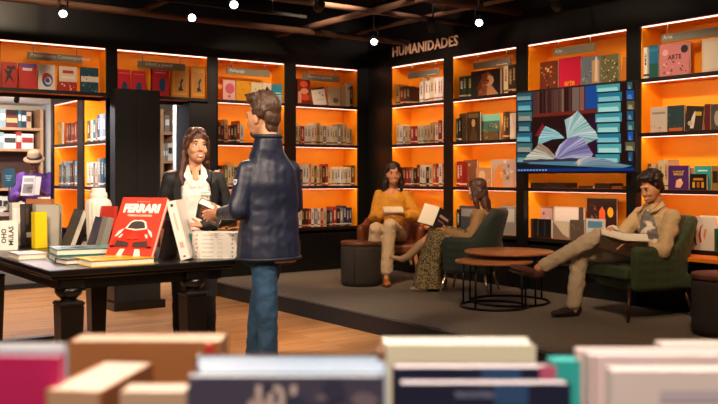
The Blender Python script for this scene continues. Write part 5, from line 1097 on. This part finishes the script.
# brown haired woman with the dark book
K4 = 9.05; loc = seat_loc(470, K4)
t = person('person', 'seated woman with long brown hair and tan jacket reading in the dark green armchair', loc)
h = V((-.93, .36, 0)); s = V((-.36, -.93, 0)); T = V((.165, .0, 0))
hd = Head((.065, .02, 1.02), (-.93, .33, -.12), .93)
Ls, Rs = V((.075, -.14, .765)), V((.17, .14, .765)); Le, Re = V((-.02, -.2, .53)), V((.0, .2, .53)); Lw, Rw = V((-.24, -.09, .60)), V((-.26, .1, .62))
hl, kl, al = V((.06, -.10, .47)), V((-.36, -.08, .53)), V((-.44, -.12, .13)); hr, kr, ar = V((.1, .08, .47)), V((-.34, .10, .60)), V((-.62, .16, .33))
bp = hd.prims(jaw=.92)+[body_rings([(T+V((0,0,.44)), .15, .11), (T+V((-.01,0,.58)), .115, .085), (T+V((-.03,0,.72)), .13, .09), (T+V((-.04,0,.79)), .12, .07), (T+V((-.05,0,.86)), .05, .05)], h, s), cap(Ls, Le, .04, .034), cap(Le, Lw, .033, .023), cap(Rs, Re, .04, .034), cap(Re, Rw, .033, .023), cap(hl, kl, .07, .05), cap(kl, al, .048, .03), cap(hr, kr, .07, .05), cap(kr, ar, .048, .03)]
bp += hand(Lw, (-.9, .1, .25), (.2, .5, .6), .5, .9, thumb=-1)+hand(Rw, (-.9, -.1, .2), (.2, -.5, .6), .5, .9, thumb=1)
sculpt('body', bp, SKIN2, .006, 4, parent=t); hd.features(t, smile=False)
TANJ = mat('tan_jacket', '#84643e', .75, var=.1, bump=.15)
jp = [body_rings([(T+V((.02,0,.44)), .18, .15), (T+V((0,0,.56)), .165, .145), (T+V((-.02,0,.70)), .175, .145), (T+V((-.035,0,.775)), .165, .12), (T+V((-.05,0,.83)), .10, .085)], h, s), cap(Ls, Le, .062, .055), cap(Le, Lw, .053, .038), cap(Rs, Re, .062, .055), cap(Re, Rw, .053, .038)]
sculpt('jacket', jp, TANJ, .008, 4, [(.018, .06)], parent=t)
def leopard():
    m = bpy.data.materials.new('spotted_skirt'); m.use_nodes = True; nt = m.node_tree; N = nt.nodes.new; L = nt.links.new; b = nt.nodes['Principled BSDF']; b.inputs['Roughness'].default_value = .8
    tc = N('ShaderNodeTexCoord'); v = N('ShaderNodeTexVoronoi'); v.inputs['Scale'].default_value = 60; L(tc.outputs['Object'], v.inputs['Vector'])
    r = N('ShaderNodeValToRGB'); r.color_ramp.elements[0].position = .38; r.color_ramp.elements[0].color = (*lin('#140e08'), 1); r.color_ramp.elements[1].position = .50; r.color_ramp.elements[1].color = (*lin('#84734c'), 1); L(v.outputs['Distance'], r.inputs[0]); L(r.outputs[0], b.inputs['Base Color']); return m
SK = leopard()
sp_ = [body_rings([(T+V((0,0,.42)), .175, .13), (T+V((0,0,.50)), .16, .12)], h, s), cap(hl, kl, .095, .085), cap(hr, kr, .095, .085)]
def rg(c, a, b_, n=20): return [V(c)+V((a*math.cos(2*math.pi*k/n), b_*math.sin(2*math.pi*k/n), 0))*(1+.10*math.cos(5*2*math.pi*k/n)) for k in range(n)]
sp_.append(loft([rg((-.42, .0, .03), .17, .20), rg((-.40, .0, .25), .15, .18), rg((-.36, .0, .45), .12, .17), rg((-.33, .0, .60), .09, .15)]))
sculpt('skirt', sp_, SK, .008, 4, [(.02, .06)], parent=t)
BOOT = mat('beige_boot', '#9a7c5e', .5)
sculpt('boot', [cap(kr.lerp(ar, .5), ar, .05, .042), cap(ar, ar+V((-.07, .02, -.03)), .038, .034), cap(ar+V((-.05,.02,-.035)), ar+V((-.18,.04,-.01)), .032, .02), cap(ar+V((.02,0,-.02)), ar+V((.03,0,-.08)), .02, .014)], BOOT, .007, 3, parent=t)
sculpt('boot', [cap(kl.lerp(al, .6), al, .045, .042), cap(al, al+V((-.02, 0, -.06)), .04, .035), cap(al+V((-.02,0,-.095)), al+V((-.16,.03,-.105)), .033, .022)], BOOT, .007, 3, parent=t)
hp = [hd.E((0,.030,.050), (.086,.10,.088)), hd.E((0,.06,-.05), (.088,.07,.10)), hd.E((0,.09,-.17), (.092,.055,.13)), hd.E((.02,.10,-.27), (.08,.045,.09)), hd.Cp((.074,-.02,.04), (.088,.0,-.13), .024, .03), hd.Cp((.088,.0,-.13), (.085,.03,-.26), .03, .02), hd.Cp((-.074,-.02,.04), (-.088,.0,-.13), .024, .03), hd.Cp((0,-.05,.100), (.066,-.035,.03), .02, .018), hd.Cp((0,-.05,.100), (-.066,-.035,.03), .02, .018), hd.E((.070,.03,-.03), (.025,.055,.08)), hd.E((-.070,.03,-.03), (.025,.055,.08)), hd.E((0,.08,-.12), (.075,.05,.10))]
for k in range(7): hp.append(hd.Cp((-.07+.023*k, .10, -.15), (-.075+.025*k, .115, -.33+.015*(k % 3)), .024, .010))
sculpt('hair', hp, HB, .007, 2, [(.012, .035)], parent=t)
q = loc+RT*-.34+FW*.04+V((0,0,.745)); ob = thing('open_book', 'open dark covered book held up by the brown haired woman', 'book', q, CAMROT)
for sx in (-1, 1):
    # two halves meeting at the spine; covers face the viewer and away
    M = Matrix.Rotation(.42, 4, 'Y') @ Matrix.Rotation(-.5, 4, 'X') @ Matrix.Rotation(sx*.35, 4, 'Z')
    x0, x1 = (0, .17) if sx > 0 else (-.17, 0)
    b = MB(); b.box((x0, -.004, -.12), (x1, .0, .12), cmat('#1a1416'), M)
    if sx > 0: b.box((.03, -.0055, .02), (.14, -.0042, .05), cmat('#b08a80'), M); b.box((.03, -.0055, -.03), (.10, -.0042, -.015), cmat('#8a6a64'), M)
    b.build('cover', ob)
    b = MB(); yy = (.0005, .014) if sx > 0 else (-.014, -.0045); b.box((x0+(.0 if sx > 0 else .006), yy[0], -.115), (x1-(.006 if sx > 0 else 0), yy[1], .115), PAGES, M); b.build('pages', ob)

# man in beige
loc = seat_loc(640, 7.4)
t = person('person', 'seated man in beige jacket with crossed legs reading in the green armchair', loc)
h = V((-.90, -.44, 0)); s = V((.44, -.90, 0)); T = V((.16, .02, 0))
hd = Head((.08, -.02, 1.065), (-.86, -.42, -.30), .98)
Ls, Rs = V((.215, -.15, .83)), V((.06, .17, .84)); Le, Re = V((.10, -.27, .555)), V((-.14, .12, .62)); Lw, Rw = V((-.14, -.27, .625)), V((-.27, -.06, .72))
hl, kl, al = V((.15, -.12, .49)), V((-.37, -.10, .665)), V((-.80, -.02, .425)); hr, kr, ar = V((.05, .10, .47)), V((-.49, .04, .53)), V((-.56, -.02, .10))
bp = hd.prims(jaw=1.05)+[body_rings([(T+V((.03,0,.43)), .15, .11), (T+V((.02,0,.62)), .135, .10), (T+V((.0,0,.80)), .155, .10), (T+V((-.02,0,.87)), .12, .07), (T+V((-.04,0,.94)), .055, .055)], h, s), cap(Ls, Le, .045, .038), cap(Le, Lw, .036, .026), cap(Rs, Re, .045, .038), cap(Re, Rw, .036, .026), cap(hl, kl, .075, .052), cap(kl, al, .05, .036), cap(hr, kr, .075, .052), cap(kr, ar, .05, .036), cap(ar, ar+V((0,0,-.03)), .036, .04)]
bp += hand(Lw, (-.85, -.1, -.1), (.1, .3, 1), .45, 1.0, thumb=1)+hand(Rw, (-.8, -.35, -.25), (-.1, -.3, -.6), .4, 1.0, thumb=1)
sculpt('body', bp, SKIN2, .0055, 4, parent=t); hd.features(t, smile=True)
BEI = mat('beige_jacket', '#b89c74', .75, var=.08, bump=.15); TRO = mat('khaki_trousers', '#b6a38a', .8, var=.08, bump=.15)
jp = [body_rings([(T+V((.05,0,.43)), .175, .14), (T+V((.03,0,.58)), .165, .13), (T+V((.0,0,.76)), .18, .13), (T+V((-.01,0,.83)), .175, .11), (T+V((-.025,0,.89)), .11, .08), (T+V((-.04,0,.93)), .07, .065)], h, s), cap(Ls, Le, .07, .062), cap(Le, Lw, .06, .042), cap(Rs, Re, .07, .06), cap(Re, Re.lerp(Rw, .4), .058, .05)]
sculpt('jacket', jp, BEI, .0075, 4, [(.020, .06), (.02, .14)], parent=t)
b = MB()
for sx in (-1, 1):
    c = T+V((-.035,0,.0)); pts = [c+s*(sx*.02)-h*.07+V((0,0,.965)), c+s*(sx*.075)-h*.01+V((0,0,.955)), c+s*(sx*.075)+h*.06+V((0,0,.915)), c+s*(sx*.06)+h*.115+V((0,0,.86)), c+s*(sx*.115)+h*.085+V((0,0,.875)), c+s*(sx*.105)-h*.01+V((0,0,.915)), c+s*(sx*.03)-h*.09+V((0,0,.925))]
    b = MB(); b.loft([pts, [p_+(V((0,0,1))+s*sx).normalized()*.008 for p_ in pts]], BEI, smooth=False); b.build('jacket_collar', t)
SHM = bpy.data.materials.new('printed_shirt'); SHM.use_nodes = True; nt = SHM.node_tree; bb = nt.nodes['Principled BSDF']; bb.inputs['Roughness'].default_value = .8
tc = nt.nodes.new('ShaderNodeTexCoord'); nz = nt.nodes.new('ShaderNodeTexNoise'); nz.inputs['Scale'].default_value = 9; nt.links.new(tc.outputs['Object'], nz.inputs['Vector']); cr = nt.nodes.new('ShaderNodeValToRGB')
cr.color_ramp.elements[0].position = .47; cr.color_ramp.elements[0].color = (*lin('#6a6462'), 1); cr.color_ramp.elements[1].position = .53; cr.color_ramp.elements[1].color = (*lin('#d8cdbc'), 1); nt.links.new(nz.outputs['Fac'], cr.inputs[0]); nt.links.new(cr.outputs[0], bb.inputs['Base Color'])
sculpt('shirt', [body_rings([(T+h*.05+V((.04,0,.52)), .125, .125), (T+h*.06+V((.0,0,.70)), .115, .12), (T+h*.05+V((-.01,0,.83)), .09, .08), (T+h*.03+V((-.03,0,.885)), .055, .05)], h, s), cap(Re.lerp(Rw, .2), Re.lerp(Rw, .75), .068, .062)], SHM, .007, 4, [(.014, .04)], parent=t)
tp = [body_rings([(T+V((.05,0,.40)), .175, .135), (T+V((.04,0,.52)), .16, .125)], h, s), cap(hl, kl, .097, .076), cap(kl, al, .072, .056), cap(hr, kr, .097, .076), cap(kr, ar, .072, .062)]
sculpt('trousers', tp, TRO, .0075, 4, [(.018, .05), (.015, .12)], parent=t)
LOAF = mat('brown_suede_loafer', '#4a2418', .7); LOAF2 = mat('dark_suede_loafer', '#2a1814', .7)
fd = (al-kl).normalized(); td = V((-.86, .0, .20)).normalized()
bpx = al+fd*.03
sculpt('ankle_skin', [cap(al-fd*.03, al+fd*.06, .036, .036), cap(ar+V((0,0,.03)), ar+V((0,0,-.05)), .036, .036)], SKIN2, .006, 2, parent=t)
shoe('loafer', al+fd*.075+V((.0,0,.01)), (-.92, .02, .28), t, LOAF, L=.27); shoe('loafer', (ar.x, ar.y, .085), (-.93, -.36, 0), t, LOAF2, L=.27)
hp = [hd.E((0,.035,.055), (.086,.094,.085)), hd.E((0,-.01,.105), (.078,.085,.045)), hd.E((0,-.045,.108), (.06,.030,.026)), hd.E((0,.085,-.01), (.07,.04,.07)), hd.E((.075,.03,.02), (.018,.045,.045)), hd.E((-.075,.03,.02), (.018,.045,.045))]
rr = random.Random(8)
for _ in range(70):
    a, e = rr.uniform(0, 6.283), rr.uniform(.15, 1.35); x, y, z = .088*math.cos(a)*math.cos(e), .035+.098*math.sin(a)*math.cos(e), .06+.088*math.sin(e)
    if y < -.05 and z < .09: continue
    hp.append(hd.E((x, y-.005, z), (.019,.019,.017)))
hp += [hd.E((.03,-.068,.108), (.02,.016,.018)), hd.E((-.02,-.072,.112), (.022,.016,.018))]
sculpt('hair', hp, HD, .006, 1, [(.008, .02)], parent=t)
q = loc+RT*-.20+FW*-.22+V((0,0,.665)); ob = thing('open_book', 'open pale book resting on the lap of the man in beige', 'book', q, CAMROT-.25)
for sx in (-1, 1):
    M = Matrix.Rotation(.14, 4, 'Y') @ Matrix.Rotation(.12, 4, 'X') @ Matrix.Rotation(-sx*.12, 4, 'Y'); x0, x1 = (0, .19) if sx > 0 else (-.19, 0)
    b = MB(); b.box((x0, -.13, -.003), (x1, .13, 0), cmat('#6a4a40'), M); b.build('cover', ob)
    b = MB(); b.box((x0+(0 if sx > 0 else .005), -.126, .0005), (x1-(.005 if sx > 0 else 0), .126, .013), PAGES, M); b.build('pages', ob)

# person in the hat, in the doorway
loc = at(36, 176, 11.35); loc.z = 0
t = person('person', 'standing person in straw hat and purple shirt looking down at a pale book', loc); t.scale = (1.04,)*3
h = V((.15, -.99, 0)); s = V((.99, .15, 0)); T = V((0, 0, 0))
hd = Head((.0, -.05, 1.43), (.2, -.85, -.50), .86)
Ls, Rs = V((.16, .02, 1.25)), V((-.16, -.02, 1.25)); Le, Re = V((.22, -.05, .98)), V((-.24, -.08, 1.0)); Lw, Rw = V((.13, -.27, 1.10)), V((-.03, -.27, 1.06))
hl, al, hr, ar = V((.08, 0, .84)), V((.09, .02, .09)), V((-.08, 0, .84)), V((-.09, 0, .09))
SK3 = mat('skin_dark', '#7a4a34', .5)
bp = hd.prims()+[body_rings([(T+V((0,0,.8)), .14, .10), (T+V((0,0,1.05)), .13, .09), (T+V((0,0,1.24)), .14, .085), (T+V((0,0,1.31)), .055, .055)], h, s), cap(Ls, Le, .04, .035), cap(Le, Lw, .033, .025), cap(Rs, Re, .04, .035), cap(Re, Rw, .033, .025), cap(hl, al, .075, .035), cap(hr, ar, .075, .035)]
bp += hand(Lw, (-.6, -.5, .3), (-.3, 0, 1), .4, .95, thumb=1)+hand(Rw, (.6, -.5, .3), (.3, 0, 1), .4, .95, thumb=-1)
sculpt('body', bp, SK3, .007, 3, parent=t); hd.features(t, smile=False)
PUR = mat('purple_shirt', '#5c3480', .75, bump=.2)
sculpt('shirt', [body_rings([(T+V((0,0,.74)), .17, .13), (T+V((0,0,.95)), .155, .12), (T+V((0,0,1.16)), .17, .115), (T+V((0,0,1.25)), .165, .10), (T+V((0,0,1.30)), .08, .07)], h, s), cap(Ls, Le, .065, .06), cap(Rs, Re, .075, .075), cap(Re, Re.lerp(Rw, .4), .07, .05), cap(Le, Le.lerp(Lw, .5), .055, .045)], PUR, .008, 4, [(.016, .06)], parent=t)
sculpt('trousers', [body_rings([(T+V((0,0,.72)), .165, .12), (T+V((0,0,.86)), .155, .115)], h, s), cap(hl, al, .09, .06), cap(hr, ar, .09, .06)], mat('violet_trousers', '#4a2a52', .8), .009, 3, parent=t)
for a_ in (al, ar): shoe('shoe', a_, (.15, -.99, 0), t, cmat('#1a1412'))
b = MB(); STR = mat('straw_hat', '#94785c', .8, bump=.4, bscale=120); b.lathe([(.001, .185), (.06, .185), (.085, .165), (.096, .09), (.10, .075), (.148, .055), (.150, .060), (.10, .083)], STR, 32); o = b.build('hat', t); o.matrix_local = hd.M @ Matrix.Rotation(-.1, 4, 'X')
b = MB(); b.lathe([(.0985, .084), (.0975, .115), (.101, .115), (.1025, .084)], cmat('#2a201c'), 32, cap=False); o = b.build('hat_band', t); o.matrix_local = hd.M @ Matrix.Rotation(-.1, 4, 'X')
q = loc+RT*.05+FW*-.35+V((0,0,1.20)); ob = thing('open_book', 'pale magazine held by the person in the straw hat', 'magazine', q, CAMROT)
M = Matrix.Rotation(-.35, 4, 'X'); b = MB(); b.box((-.10, 0, -.13), (.06, .012, .13), cmat('#d8d0c8'), M); b.poly([(-.08, -.001, -.1), (.04, -.001, -.1), (.04, -.001, .02), (-.08, -.001, .02)], cmat('#8a8078'), M); b.poly([(-.08, -.001, .05), (.04, -.001, .05), (.04, -.001, .1), (-.08, -.001, .1)], cmat('#a89a8c'), M); b.build('cover', ob)
b = MB(); b.box((.065, .002, -.12), (.13, .010, .12), PAGES, M); b.build('pages', ob)
# ================================================================ camera and colour
cd = bpy.data.cameras.new('camera'); cd.sensor_width = 36; cd.lens = FPX*36/718; cd.shift_y = -(202-176)/718; cd.clip_start = .05; cd.clip_end = 60
cd.dof.use_dof = True; cd.dof.focus_distance = 7.0; cd.dof.aperture_fstop = 3.0
co = bpy.data.objects.new('camera', cd); COL.objects.link(co)
co.matrix_world = frame((0,0,H), RT, V((0,0,1)), -FW)
SC.camera = co
w = bpy.data.worlds.new('world'); SC.world = w; w.use_nodes = True
w.node_tree.nodes['Background'].inputs[0].default_value = (1.0, .8, .62, 1); w.node_tree.nodes['Background'].inputs[1].default_value = .06
SC.view_settings.view_transform = 'Standard'; SC.view_settings.look = 'None'; SC.view_settings.gamma = 1; SC.view_settings.exposure = .47
